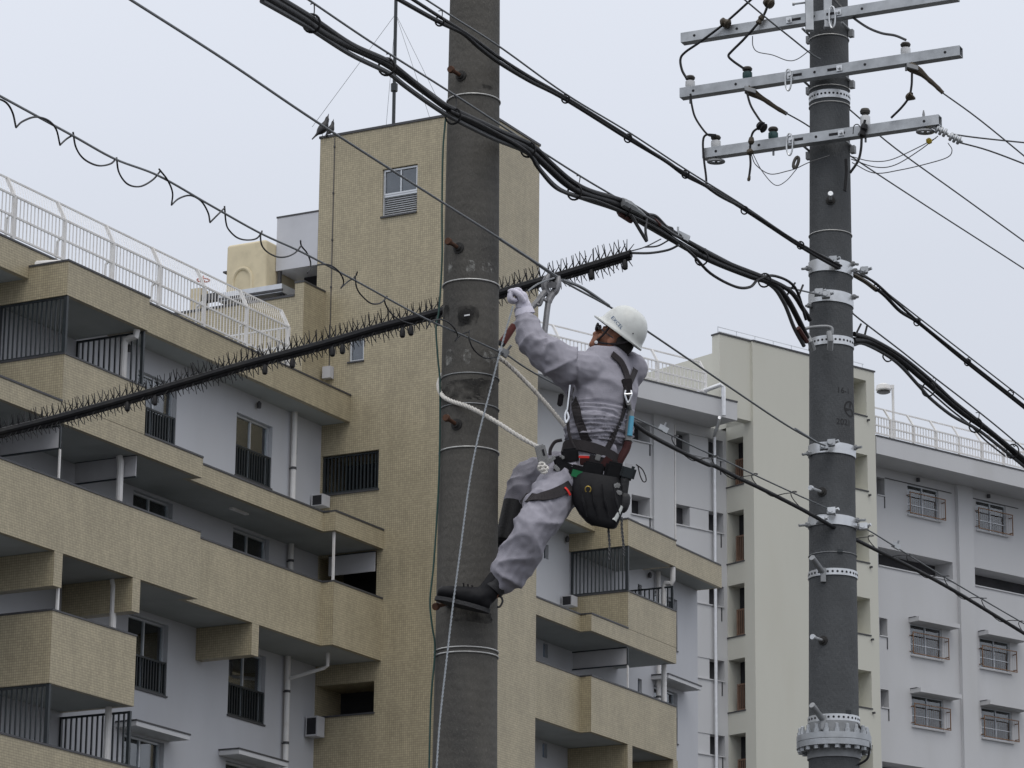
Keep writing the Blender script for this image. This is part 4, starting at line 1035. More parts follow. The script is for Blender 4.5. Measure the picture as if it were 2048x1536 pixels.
# ================================================================== wires
def Yw(x): return 18.9 + (x - 950) * 0.0068
def P(pts, Y=Yw, dy=0.0):
    return [at(x, y, (Y(x) if callable(Y) else Y) + dy) for x, y in pts]
def wire(name, label, pts, r, m, Y=Yw, dy=0.0, n=8, k=8, cat='wire', group=None):
    mb = MB(); mb.tube(spline(P(pts, Y, dy), k), r, n)
    o = mb.build(name, MAT[m]); tag(o, label, cat, group)
    return o
def sub(name, parent, pts, r, m, Y=Yw, dy=0.0, n=6, k=6):
    mb = MB(); mb.tube(spline(P(pts, Y, dy), k), r, n); return mb.build(name, MAT[m], parent)
def lash(parent, pts, Y=Yw, dy=0.0, r=0.0035, R=0.045, m='black_cable'):
    """hanger rings that tie a cable to its messenger: (x, y of the cable, x, y of the messenger)"""
    for (x0, y0, x1, y1) in pts:
        c = at(x0, y0, Y(x0)+dy); t = at(x1, y1, Y(x1)+dy); d = (at(x0+20, y0+12, Y(x0+20)+dy) - c).normalized()
        u = (t - c); u = (u - d*u.dot(d)); L_ = u.length; u = u.normalized() if L_ > 1e-4 else Vector((0, 0, 1)); w = d.cross(u)
        mb = MB(); mb.tube([c + (u*math.cos(a) + w*math.sin(a))*R + d*(.012*math.sin(a*.5)) for a in [2*math.pi*k/18 for k in range(18)]], r*1.8, 6, closed=True)
        mb.tube(spline([c + u*R, c*.5 + t*.5 + d*.02, t, t - d*.05 - u*.012], 5), r, 5)
        mb.build('hanger_ring', MAT[m], parent)
# main bundle across the picture
b1 = [(520, -14), (600, 34), (660, 74), (770, 126), (850, 183), (905, 222), (985, 264), (1050, 295), (1085, 325), (1130, 366), (1165, 386), (1230, 407), (1290, 440), (1350, 482), (1420, 520), (1500, 552), (1545, 567), (1574, 598), (1598, 642), (1614, 676)]
M1 = wire('cable_bundle', 'thick black cable bundle sagging from upper left past the old pole to the new pole', b1, .021, 'black_cable', cat='cable', n=12)
sub('cable', M1, [(534, -18), (620, 34), (700, 88), (770, 120), (800, 142), (870, 198), (920, 225), (1000, 262), (1062, 290), (1100, 325), (1140, 360), (1180, 382), (1250, 404), (1310, 440), (1380, 486), (1450, 524), (1530, 556), (1580, 582), (1606, 618), (1620, 640)], .017, 'black_cable', dy=-.03, n=10)
sub('cable', M1, [(524, 2), (612, 52), (700, 108), (775, 145), (810, 172), (860, 208), (905, 236), (985, 276), (1055, 306), (1082, 342), (1118, 378), (1170, 398), (1240, 422), (1300, 456), (1370, 495), (1450, 532), (1535, 566), (1566, 602), (1588, 655), (1608, 692)], .014, 'grey_cable', dy=.02, n=10)
sub('cable', M1, [(900, 222), (960, 248), (1050, 300), (1075, 335), (1110, 375), (1150, 392), (1200, 404), (1300, 450), (1375, 500), (1420, 546), (1470, 573), (1500, 574), (1518, 558), (1550, 552), (1590, 575), (1612, 640)], .010, 'black_cable', dy=-.05, n=8)
sub('red_sleeve', M1, [(1240, 428), (1262, 442)], .018, 'red_sleeve', dy=.02)
sub('red_sleeve', M1, [(1596, 656), (1614, 684)], .017, 'red_sleeve', dy=-.03)
m1 = wire('messenger_wire', 'thin steel wire running along the top of the thick cable bundle', [(606, -8), (745, 86), (900, 184), (1060, 288), (1165, 355), (1255, 408), (1300, 436), (1372, 478), (1500, 545), (1560, 570), (1650, 592)], .0062, 'steel_wire')
lash(M1, [(622, 46, 628, 8), (772, 133, 780, 108), (905, 231, 912, 194), (1055, 298, 1058, 286), (1148, 384, 1160, 352), (1246, 418, 1252, 406), (1402, 516, 1412, 498), (1528, 560, 1540, 562)], R=.047)
# splice hardware on the bundle
sp = M1
mb = MB(); mb.tube(spline(P([(1243, 404), (1258, 412), (1272, 420), (1290, 432)], dy=-.06), 5), [.028, .034, .033, .034, .036, .034, .032, .03, .028, .024, .02, .02, .018, .016, .012, .010][:16], 8); mb.build('dead_end_clamp', MAT['galv_dull'], sp)
for pts, r in (([(1262, 430), (1275, 452), (1293, 482)], .012), ([(1293, 434), (1291, 460), (1294, 482)], .009), ([(1296, 428), (1312, 432), (1332, 452)], .009), ([(1288, 432), (1320, 450), (1350, 470), (1372, 480)], .012), ([(1332, 452), (1345, 456), (1346, 466)], .005)): sub('splice_rod', sp, pts, r, 'grey_cable', dy=-.06)
mb = MB(); mb.obox(at(1366, 473, Yw(1366)-.06), (.04, 0, -.02), (0, .02, 0), (.008, 0, .018)); mb.obox(at(1356, 464, Yw(1356)-.06), (.007, 0, 0), (0, .007, 0), (0, 0, .035)); mb.build('wire_clamp', MAT['galv'], sp)
sub('red_sleeve', sp, [(1310, 440), (1320, 450)], .012, 'red_sleeve', dy=-.07)
# beyond the new pole
M1b = wire('cable_bundle', 'thick black cable bundle falling from the new pole to the right edge', [(1706, 680), (1740, 684), (1790, 712), (1850, 762), (1920, 822), (1990, 872), (2075, 948)], .022, 'black_cable', cat='cable', n=12)
sub('cable', M1b, [(1708, 668), (1745, 680), (1800, 712), (1862, 762), (1905, 802), (1960, 846), (2070, 936)], .018, 'black_cable', dy=-.03, n=10)
sub('cable', M1b, [(1706, 690), (1730, 688), (1790, 722), (1838, 772), (1862, 798), (1905, 832), (1950, 856), (1985, 882), (2072, 952)], .013, 'grey_cable', dy=.02, n=10)
sub('cable', M1b, [(1800, 720), (1830, 762), (1856, 780), (1900, 818), (1940, 850), (1970, 880), (2010, 912)], .007, 'grey_cable', dy=.04, n=8)
sub('drip_loop', M1b, [(1768, 706), (1766, 714), (1772, 722), (1780, 722), (1788, 714)], .006, 'black_cable')
m1b = wire('messenger_wire', 'thin steel wire above the thick bundle right of the new pole', [(1704, 622), (1714, 634), (1800, 700), (1860, 748), (1930, 802), (2000, 858), (2075, 922)], .0062, 'steel_wire')
lash(M1b, [(1856, 778, 1872, 757), (1950, 850, 1958, 826), (2024, 902, 2030, 882)], R=.055)
for x0, y0, x1, y1 in ((1714, 664, 1722, 648), (1728, 676, 1734, 652), (1573, 592, 1590, 566), (1598, 590, 1606, 570)): sub('tie_strap', M1 if x0 < 1650 else M1b, [(x0, y0), (x1, y1)], .008, 'black_cable', dy=-.02)
# second bundle, higher
b2 = [(782, -10), (875, 42), (925, 66), (960, 96), (1000, 126), (1060, 162), (1130, 198), (1255, 276), (1330, 321), (1370, 350), (1420, 376), (1500, 426), (1600, 492), (1660, 527), (1700, 547), (1760, 583), (1800, 622), (1840, 648), (1930, 722), (2075, 836)]
M2 = wire('cable_bundle', 'slimmer black cable pair crossing in front of both poles under a steel wire', b2, .0135, 'black_cable', cat='cable', n=10)
sub('cable', M2, [(812, -10), (880, 34), (940, 72), (1000, 116), (1060, 154), (1130, 194), (1255, 272), (1340, 328), (1400, 364), (1440, 392), (1500, 424), (1600, 488), (1700, 541), (1745, 562), (1790, 602), (1840, 646), (1930, 718), (2075, 832)], .0105, 'black_cable', dy=-.02, n=8)
sub('brown_sleeve', M2, [(1700, 545), (1730, 563), (1750, 578)], .0165, 'brown_clamp', dy=-.01)
m2 = wire('messenger_wire', 'thin steel wire above the slim cable pair in front of both poles', [(838, -10), (900, 30), (1000, 94), (1130, 187), (1260, 266), (1370, 338), (1485, 410), (1610, 493), (1720, 545), (1760, 575), (1850, 645), (1940, 715), (2075, 820)], .0058, 'steel_wire')
lash(M2, [(878, 42, 884, 22), (1130, 197, 1136, 190), (1255, 276, 1262, 268), (1370, 348, 1376, 342), (1488, 420, 1494, 416), (1600, 490, 1606, 490), (1752, 575, 1760, 574), (1833, 644, 1842, 638), (1934, 724, 1942, 716), (2020, 786, 2026, 782)], R=.026, r=.003)
# single wire that the worker is cutting
w3 = wire('overhead_wire', 'single steel wire the worker has his cutter on, running down to the new pole', [(240, -14), (450, 120), (640, 248), (890, 408), (1010, 484), (1115, 556), (1220, 614), (1297, 664), (1450, 768), (1560, 842), (1625, 880), (1650, 891)], .0068, 'steel_wire')
sub('wire_splice', w3, [(1000, 478), (1115, 554)], .0095, 'steel_wire'); sub('wire_splice', w3, [(1125, 560), (1165, 576), (1218, 612)], .0105, 'steel_wire'); sub('wire_splice', w3, [(1590, 858), (1632, 884)], .010, 'steel_wire')
# wire with a loose spiral, from the left edge to the clamp beside the old pole, and on behind the worker
def Y4(x): return 19.0 + (x - 950) * 0.0066
c4 = [(-30, 176), (0, 192), (143, 270), (230, 318), (318, 352), (420, 410), (520, 466), (607, 506), (712, 562), (840, 632), (920, 668), (1006, 707)]
w4 = wire('spiral_wire', 'thin wire with a loose black spiral wound on it, upper left to the old pole', c4, .0055, 'steel_wire', Y4)
coil = [[(-10, 195), (12, 205), (25, 225), (32, 255)], [(32, 255), (45, 243), (70, 234), (95, 240), (112, 258), (120, 290)], [(120, 290), (133, 278), (146, 270)], [(146, 264), (152, 295), (168, 318), (195, 331), (220, 328), (233, 317)],
        [(233, 315), (238, 345), (255, 368), (280, 373), (305, 360), (320, 343)], [(318, 338), (335, 360), (345, 385), (343, 410)], [(343, 410), (358, 397), (380, 391), (402, 402), (416, 425), (420, 445)], [(420, 445), (435, 430), (449, 416)],
        [(449, 412), (452, 445), (458, 460), (474, 475), (493, 480), (513, 477), (524, 464)], [(524, 462), (521, 473), (524, 491), (536, 505), (556, 514), (575, 513), (591, 505), (602, 492)], [(601, 481), (603, 492), (614, 506), (621, 524), (620, 538), (615, 546)],
        [(615, 546), (626, 534), (642, 529), (659, 530), (675, 540), (685, 555), (687, 567), (682, 576)], [(682, 576), (696, 563), (710, 554), (715, 543)], [(710, 552), (714, 577), (726, 594), (743, 607), (761, 606), (774, 594)],
        [(774, 592), (769, 602), (780, 624), (800, 640), (830, 650)], [(853, 658), (858, 648), (866, 641), (887, 640), (905, 652), (915, 670), (910, 682)], [(910, 682), (923, 669), (939, 663)], [(939, 660), (939, 680), (949, 701), (970, 716), (994, 714)]]
mb = MB()
for i_, seg in enumerate(coil):
    mb.tube(spline([at(x, y, Y4(x) + (-.04 if i_ % 2 else .04)*math.sin(math.pi*j/(len(seg)-1))) for j, (x, y) in enumerate(seg)], 7), .0042, 6)
o = mb.build('spiral', MAT['black_cable'], w4)
mb = MB(); mb.obox(at(1009, 706, Y4(1009)), (.02, 0, -.012), (0, .016, 0), (.01, 0, .018)); mb.lathe([(.018, -.012), (.018, .012)], at(1000, 702, Y4(1000)), axis=(1, 0, -.3), n=8); mb.lathe([(.008, 0), (.008, .05)], at(1012, 704, Y4(1012)), axis=(.5, -.3, .6), n=6); mb.build('wire_clamp', MAT['galv_dull'], w4)
w5 = wire('messenger_wire', 'thin wire passing behind the worker to the lower right edge', [(1010, 707), (1060, 741), (1125, 775), (1200, 806), (1271, 837), (1333, 866), (1392, 895), (1458, 925), (1520, 955), (1600, 992), (1670, 1024), (1736, 1060), (1785, 1090), (1887, 1153), (2070, 1260)], .0055, 'steel_wire', Y4, dy=.12)
w6 = wire('black_cable', 'single black cable from behind the worker to the lower right edge', [(1215, 806), (1269, 848), (1294, 866), (1333, 888), (1411, 927), (1427, 931), (1477, 956), (1520, 976), (1610, 1022), (1700, 1073), (1785, 1116), (1844, 1146), (1921, 1189), (2070, 1280)], .0145, 'black_cable', Y4, dy=.10, cat='cable', n=10)
ax = spline(P([(1330, 875), (1411, 917), (1520, 966), (1610, 1008), (1700, 1064), (1785, 1104), (1921, 1180), (2060, 1265)], Y4, .11), 30)
tot = 0; lens = [0]
for i in range(1, len(ax)): tot += (ax[i]-ax[i-1]).length; lens.append(tot)
hel = []
for i in range(len(ax)):
    d = (ax[min(i+1, len(ax)-1)] - ax[max(i-1, 0)]).normalized(); u = d.cross(Vector((0, 0, 1))).normalized(); w_ = u.cross(d)
    ph = lens[i]/tot*9.5*2*math.pi; hel.append(ax[i] + (u*math.cos(ph) + w_*math.sin(ph))*.05 + d*(.05*math.sin(2*ph)))
mb = MB(); mb.tube(hel, .0034, 6); mb.build('lashing_spiral', MAT['black_cable'], w6)
for x, y in ((1327, 858), (1792, 1092)):
    mb = MB(); c = at(x, y, Y4(x)+.11); mb.obox(c, (.028, 0, -.016), (0, .015, 0), (.008, 0, .016)); mb.lathe([(.008, 0), (.008, .045)], c, axis=(.4, -.2, .8), n=6); mb.build('wire_clamp', MAT['galv'], w5)
# bird-guard cable behind the old pole
def Y5(x): return 24.0 - 0.0017*x
c5 = [(-30, 873), (0, 865), (120, 835), (300, 785), (480, 732), (640, 690), (760, 655), (885, 622), (1000, 586), (1130, 548), (1262, 508)]
w7 = wire('spiked_cable', 'black cable set with bird spikes passing behind the old pole', c5, .026, 'black_cable', Y5, cat='cable', n=10, k=10)
sub('cable', w7, [(x, y+8) for x, y in c5], .016, 'black_cable', Y5, dy=.01, n=8, k=10)
sub('support_wire', w7, [(x, y-5) for x, y in c5], .013, 'black_cable', Y5, dy=-.01, n=6, k=10)
spm = MB()
for (dx, dz) in ((-.004, .118), (.045, .085)): spm.tube([(0, 0, .015), (dx, 0, dz)], [.0052, .0024], 5)
spm.tube([(0, 0, .02), (-.026, -.03, .100)], [.0048, .0022], 5)
for (dx, dz) in ((.012, -.100), (-.030, -.070), (.045, -.078)): spm.tube([(0, 0, -.015), (dx, 0, dz)], [.0052, .0024], 5)
spme = spm.mesh('bird_spike', MAT['black_cable'])
ax = spline(P(c5, Y5), 60); step = 0.0445; acc = 0; last = 0
for i in range(1, len(ax)):
    acc += (ax[i]-ax[i-1]).length
    if acc - last >= step:
        last = acc
        o = link_mesh('bird_spike', spme, w7); o.location = ax[i]; o.rotation_euler = (rnd.uniform(-.15, .15), rnd.uniform(-.12, .12), rnd.uniform(-.5, .5)); o.scale = (1, 1, rnd.uniform(.88, 1.1))
lump = MB(); lump.lathe([(.012, .03), (.018, .01), (.02, -.015), (.018, -.032), (.010, -.04)], (0, 0, 0), n=10); lme = lump.mesh('strap_end', MAT['black_cable'])
for x, y in ((255, 812), (310, 800), (530, 738), (585, 725), (665, 702), (685, 697), (805, 664), (822, 660), (1183, 548), (1250, 528), (875, 640)):
    o = link_mesh('strap_end', lme, w7); o.location = at(x, y, Y5(x)-.01)
sub('tail', w7, [(1262, 506), (1300, 506), (1336, 500), (1358, 490)], .0085, 'grey_cable', lambda x: 21.86-(x-1262)*.003); sub('tail', w7, [(1262, 502), (1290, 494), (1322, 478)], .0045, 'steel_wire', lambda x: 21.86-(x-1262)*.003); sub('tail', w7, [(1290, 494), (1315, 492), (1338, 480)], .006, 'grey_cable', lambda x: 21.86-(x-1262)*.003)
# ---- wires of the new pole's crossarms
def Ya(x): return 24.266 - (x-1363)/561*0.94
jl = [('jumper_wire', 'black and blue jumper wire bending down to the leftmost white insulator', [(1508, -6), (1450, 46), (1400, 84), (1371, 104), (1361, 118), (1364, 140), (1374, 158)], .0095, 'black_cable'),
      ('jumper_wire', 'black jumper wire bending down to the green insulator on the middle arm', [(1538, 4), (1524, 36), (1490, 76), (1464, 102), (1457, 112), (1466, 122), (1486, 136)], .0095, 'black_cable'),
      ('jumper_wire', 'black jumper wire hanging between the left ends of the middle and lowest arms', [(1381, 188), (1384, 212), (1392, 238), (1414, 268), (1430, 272)], .008, 'black_cable'),
      ('jumper_wire', 'black lead dropping from the lowest arm to the slim cable pair', [(1432, 270), (1412, 270), (1406, 284), (1408, 320), (1412, 352), (1413, 374)], .0085, 'black_cable'),
      ('jumper_wire', 'dark jumper wire hanging below the green insulator with clamp lumps', [(1494, 186), (1502, 212), (1518, 238), (1526, 250), (1508, 262), (1502, 278), (1500, 305), (1501, 330), (1497, 362)], .0085, 'black_cable'),
      ('jumper_wire', 'black jumper wire from the pole top to the right white insulator', [(1662, -8), (1690, 22), (1730, 52), (1762, 66), (1790, 71), (1812, 80)], .0095, 'grey_cable'),
      ('jumper_wire', 'dark jumper wire with a round lump under the right insulator', [(1824, 146), (1823, 172), (1818, 194), (1804, 214), (1782, 236)], .0085, 'black_cable'),
      ('jumper_wire', 'black hose-like lead curling under the lowest arm beside the pole', [(1730, 240), (1724, 268), (1722, 298), (1716, 322), (1700, 346)], .0095, 'black_cable')]
js = [wire(n_, l_, p_, r_, m_, (lambda x: Ya(x)-.17) if i_ in (0, 1, 4) else (lambda x: Ya(x)-.08), cat='wire', k=6) for i_, (n_, l_, p_, r_, m_) in enumerate(jl)]
def lumpat(parent, pts, r, m='brown_clamp', Y=None):
    Yf = Y or (lambda x: Ya(x)-(.17 if x < 1600 else .08))
    mb = MB(); P_ = [at(x, y, Yf(x)) for x, y in pts]
    mb.tube(spline(P_, 3), [r*(0.75+.35*((i*7) % 3)/2) for i in range(3*(len(P_)-1)+1)], 9); mb.build('clamp_cover', MAT[m], parent)
lumpat(js[0], [(1442, 46), (1450, 45), (1458, 50)], .035); lumpat(js[1], [(1530, 2), (1538, 6), (1545, 10)], .036); lumpat(js[1], [(1527, 30), (1520, 40), (1516, 48)], .022)
lumpat(js[4], [(1518, 248), (1524, 254), (1530, 258)], .036, 'black_cable'); lumpat(js[4], [(1503, 275), (1502, 288)], .022); lumpat(js[4], [(1498, 300), (1502, 308)], .026); lumpat(js[4], [(1499, 352), (1497, 362)], .012)
lumpat(js[6], [(1816, 190), (1821, 194), (1826, 190)], .034); lumpat(js[7], [(1730, 248), (1726, 262), (1722, 274)], .026, 'black_cable')
sub('thin_lead', js[7], [(1706, 268), (1708, 252), (1716, 249), (1721, 258), (1718, 272)], .004, 'grey_cable', lambda x: Ya(x)-.12)
wire('lead_hose', 'short black hose hanging down the right side of the new pole', [(1692, 318), (1693, 345), (1690, 382)], .012, 'black_cable', 23.78, cat='hose')
wl = [('overhead_wire', 'thin wire from upper left tied to the pole below the top arm', [(1478, -10), (1540, 42), (1580, 74), (1620, 106), (1640, 118)], .0062, 'steel_wire', lambda x: 23.0+(x-1478)*.0045),
      ('overhead_wire', 'thin wire from the middle arm clamp running behind the new pole to the right edge', [(1572, 226), (1620, 254), (1704, 314), (1850, 410), (1990, 500), (2075, 555)], .0058, 'steel_wire', lambda x: 23.9+(x-1572)*.006),
      ('overhead_wire', 'thin wire leaving the right side of the new pole towards the right edge', [(1698, 218), (1790, 296), (1920, 390), (2075, 502)], .0058, 'steel_wire', lambda x: 23.98+(x-1698)*.006),
      ('overhead_wire', 'thin wire from the right end clamp of the middle arm to the right edge', [(1880, 182), (1960, 240), (2075, 334)], .0058, 'steel_wire', lambda x: 23.5+(x-1880)*.006),
      ('service_wire', 'upper twisted service wire leaving the end of the lowest arm', [(1902, 268), (1960, 276), (2075, 288)], .006, 'grey_cable', lambda x: 23.4+(x-1900)*.004),
      ('service_wire', 'lower twisted service wire leaving the end of the lowest arm', [(1915, 284), (1980, 302), (2075, 338)], .006, 'grey_cable', lambda x: 23.4+(x-1900)*.004)]
ws = [wire(n_, l_, p_, r_, m_, Y_, k=5) for n_, l_, p_, r_, m_, Y_ in wl]
for w_, pts in ((ws[1], [(1494, 178), (1510, 188), (1530, 200), (1552, 215), (1574, 228)]), (ws[3], [(1818, 132), (1840, 144), (1856, 158), (1872, 172), (1886, 186)])):
    mb = MB(); P_ = [at(x, y, Ya(1500 if x < 1600 else 1840)-.02) for x, y in pts]
    mb.tube(spline(P_, 3), [.036, .038, .034, .030, .024, .020, .018, .019, .017, .016, .017, .015, .014], 9); mb.build('strain_clamp', MAT['brown_clamp'], w_)
    mb = MB(); mb.obox(P_[0]+Vector((.02, -.03, -.02)), (.04, 0, -.012), (0, .02, 0), (0, 0, .016)); mb.build('clamp_plate', MAT['galv_dull'], w_)
for x, y, p_ in ((1882, 262, ws[4]), (1910, 277, ws[5])):
    mb = MB(); c = at(x, y, 23.4); d = Vector((.8, .1, -.35)).normalized()
    for k in range(3): mb.lathe([(.030, -.010), (.034, 0), (.030, .010)], c + d*(k-1)*.03, axis=d, n=12)
    mb.lathe([(.012, -.06), (.012, .06)], c, axis=d, n=8); mb.build('spool_insulator', MAT['galv'], p_)
tl = wire('thin_lead', 'pair of thin grey leads looping from the pole to the service wires', [(1700, 312), (1740, 322), (1780, 320), (1830, 298), (1872, 276)], .0036, 'grey_cable', 23.5)
sub('lead', tl, [(1702, 318), (1750, 334), (1790, 330), (1840, 300), (1876, 272)], .0036, 'grey_cable', 23.5); sub('lead', tl, [(1704, 325), (1748, 346), (1800, 340), (1860, 326), (1896, 314), (1904, 300), (1896, 286)], .0036, 'grey_cable', 23.5)
mb = MB(); mb.lathe([(.008, -.02), (.022, -.012), (.024, .01), (.010, .02)], at(1858, 282, 23.49), axis=(.5, 0, .3), n=8); mb.build('yellow_tag', MAT['yellow_plastic'], tl)
t2 = wire('thin_lead', 'thin grey lead drooping from the lowest arm through a dark oval egg', [(1503, 310), (1512, 330), (1540, 348), (1575, 342), (1594, 336), (1620, 324), (1660, 311)], .0036, 'grey_cable', 23.6)
sub('lead', t2, [(1506, 308), (1524, 342), (1550, 370), (1572, 362), (1594, 337)], .003, 'grey_cable', 23.6)
mb = MB(); c = at(1592, 325, 23.6); mb.tube([c + Vector((.016*math.cos(a)+.012*math.sin(a), 0, .042*math.sin(a))) for a in [2*math.pi*k/16 for k in range(16)]], .012, 8, closed=True); mb.build('egg_insulator', MAT['dark_cap'], t2)
wire('thin_lead', 'thin grey lead drooping under the top arm to the pole', [(1505, 72), (1506, 92), (1516, 104), (1545, 110), (1575, 121), (1595, 118), (1620, 100)], .0036, 'grey_cable', 23.7)
# green lead down the left side of the old pole
wire('green_lead', 'thin dark green lead hanging down the left edge of the old pole', [(892, 228), (886, 300), (884, 420), (884, 520), (878, 620), (872, 655), (876, 720), (880, 775), (878, 950), (868, 1120), (860, 1200), (864, 1250), (870, 1300), (862, 1400), (858, 1545)], .0055, 'green_cable', 19.42, k=5)
# ================================================================== the lineman
mat('work_cloth', (0.335, 0.326, 0.375), 0.9, var=0.10, scale=9, bump=0.25, bscale=220, stain=(0.27, 0.26, 0.30), stain_amt=0.5, stain_scale=5)
mat('skin', (0.30, 0.13, 0.075), 0.55, var=0.15, scale=25)
mat('hair', (0.012, 0.011, 0.010), 0.7, var=0.2)
mat('glove_cotton', (0.72, 0.70, 0.80), 0.95, var=0.06, scale=30, bump=0.3, bscale=300)
mat('helmet_white', (0.66, 0.68, 0.66), 0.35, var=0.06, scale=10, stain=(0.42, 0.42, 0.40), stain_amt=0.35, stain_scale=16)
mat('helmet_blue', (0.04, 0.10, 0.22), 0.5, var=0.2, scale=60)
mat('black_rubber', (0.016, 0.016, 0.018), 0.6, var=0.3, scale=20, bump=0.2)
mat('black_leather', (0.008, 0.008, 0.010), 0.65, var=0.3, scale=14, bump=0.12, bscale=25, spec=0.25)
mat('webbing', (0.022, 0.018, 0.020), 0.85, var=0.25, scale=60, bump=0.3, bscale=300)
mat('webbing_red', (0.05, 0.012, 0.012), 0.85, var=0.25, scale=60)
mat('red_label', (0.75, 0.03, 0.02), 0.6, var=0.1)
mat('green_label', (0.01, 0.20, 0.07), 0.6, var=0.15)
mat('blue_label', (0.10, 0.38, 0.55), 0.5, var=0.1)
mat('chrome', (0.75, 0.76, 0.78), 0.25, metal=0.9, var=0.08)
mat('rope_white', (0.66, 0.64, 0.60), 0.95, var=0.12, scale=60, stain=(0.40, 0.37, 0.33), stain_amt=0.5, stain_scale=12)
mat('rope_grey', (0.36, 0.39, 0.42), 0.9, var=0.15, scale=80)
mat('cutter_steel', (0.24, 0.24, 0.25), 0.5, metal=0.5, var=0.2, scale=30)
mat('grip_red', (0.12, 0.02, 0.015), 0.7, var=0.2)
mat('goggle', (0.03, 0.03, 0.035), 0.25, var=0.1)
mat('brass', (0.45, 0.32, 0.08), 0.35, metal=0.8, var=0.1)
mat('grey_plastic', (0.22, 0.22, 0.22), 0.5, var=0.15)
BASE = at(985, 1215, 19.3)
def blob(name, prims, voxel, mats, parent=None, disp=None, smooth_it=2, matfn=None):
    """fuse overlapping closed shapes into one continuous skin; coordinates in the world, object placed at BASE"""
    mb = MB()
    for pr in prims:
        if pr[0] == 't':
            _, pts, rs = pr
            k = 5; sp_ = spline(pts, k); n_ = len(pts)
            rr = []
            for i in range(n_-1):
                for j in range(k): rr.append(rs[i] + (rs[i+1]-rs[i])*j/k)
            rr.append(rs[-1])
            mb.tube(sp_, rr, 14)
            mb.ball(sp_[0], rr[0]*.98, 12, 8); mb.ball(sp_[-1], rr[-1]*.98, 12, 8)
        elif pr[0] == 'e':
            _, c, X, Y_, Z_ = pr
            c = Vector(c); X = Vector(X); Y_ = Vector(Y_); Z_ = Vector(Z_)
            t = MB().ball((0, 0, 0), 1.0, 16, 10)
            mb.add([c + X*v[0] + Y_*v[1] + Z_*v[2] for v in t.v], t.f)
        elif pr[0] == 'l':
            rings = pr[1]; n_ = 20; vs = []
            for c, X, Y_ in rings:
                c = Vector(c)
                vs += [c + Vector(X)*math.cos(2*math.pi*k/n_) + Vector(Y_)*math.sin(2*math.pi*k/n_) for k in range(n_)]
            fs = [(i*n_+k, i*n_+(k+1) % n_, (i+1)*n_+(k+1) % n_, (i+1)*n_+k) for i in range(len(rings)-1) for k in range(n_)]
            fs += [tuple(range(n_-1, -1, -1)), tuple((len(rings)-1)*n_+k for k in range(n_))]
            mb.add(vs, fs)
    mb.v = [tuple(Vector(v) - BASE) for v in mb.v]
    o = mb.build('tmp', mats)
    bm = bmesh.new(); bm.from_mesh(o.data); bmesh.ops.recalc_face_normals(bm, faces=bm.faces[:]); bm.to_mesh(o.data); bm.free()
    md = o.modifiers.new('r', 'REMESH'); md.mode = 'VOXEL'; md.voxel_size = voxel
    if smooth_it:
        ms = o.modifiers.new('s', 'SMOOTH'); ms.factor = 0.5; ms.iterations = smooth_it
    dg = bpy.context.evaluated_depsgraph_get()
    me = bpy.data.meshes.new_from_object(o.evaluated_get(dg))
    bpy.data.objects.remove(o, do_unlink=True)
    me.name = name
    me.materials.clear()
    for m in (mats if isinstance(mats, (list, tuple)) else [mats]): me.materials.append(m)
    if disp:
        nrm = [v.normal.copy() for v in me.vertices]
        for v, n_ in zip(me.vertices, nrm): v.co = v.co + n_ * disp(v.co + BASE)
    for p in me.polygons:
        p.use_smooth = True
        p.material_index = matfn(p.center + BASE) if matfn else 0
    me.update()
    ob = link_mesh(name, me, parent)
    if parent is None: ob.location = BASE
    return ob
def bvh_of(o):
    me = o.data
    return BVHTree.FromPolygons([tuple(v.co + BASE) for v in me.vertices], [tuple(p.vertices) for p in me.polygons])
FW = Vector((-0.75, 0.60, 0)).normalized(); LF = Vector((-FW.y, FW.x, 0))      # facing, and his left
J = at
# --- head frame
RT, UPV = _r.copy(), -_d
HF = ((RT*-.80 + UPV*.60)*.96 + _f*.28).normalized()
HU = (RT*.60 + UPV*.80); HU = (HU - HF*HU.dot(HF)).normalized()
HL = HU.cross(HF)
HC = J(1241, 667, 19.45)
def hd(x, y, z): return HC + HF*x + HL*y + HU*z
arm_l = [J(1178, 742, 19.34), J(1124, 727, 19.24), J(1080, 700, 19.20), J(1057, 660, 19.22), J(1047, 620, 19.25)]
arm_r = [J(1258, 738, 19.60), J(1215, 770, 19.82), J(1170, 775, 19.95), J(1125, 750, 19.90), J(1096, 722, 19.84)]
leg_l = [J(1146, 945, 19.36), J(1104, 1000, 19.22), J(1072, 1052, 19.13), J(1044, 1100, 19.15), J(1014, 1148, 19.20), J(1006, 1164, 19.21)]
leg_r = [J(1178, 945, 19.60), J(1110, 945, 19.74), J(1058, 955, 19.80), J(1038, 985, 19.78), J(1027, 1010, 19.76)]
torso = [(J(1229, 703, 19.47), .075, .07), (J(1221, 718, 19.47), .165, .10), (J(1217, 735, 19.47), .215, .13), (J(1212, 775, 19.46), .232, .158), (J(1204, 820, 19.45), .225, .155), (J(1196, 860, 19.44), .232, .165), (J(1190, 882, 19.44), .222, .158), (J(1186, 902, 19.43), .180, .13), (J(1184, 910, 19.43), .17, .125)]
TU = (torso[0][0] - torso[-1][0]).normalized()
FT = (FW - TU*FW.dot(TU)).normalized(); LT = TU.cross(FT)
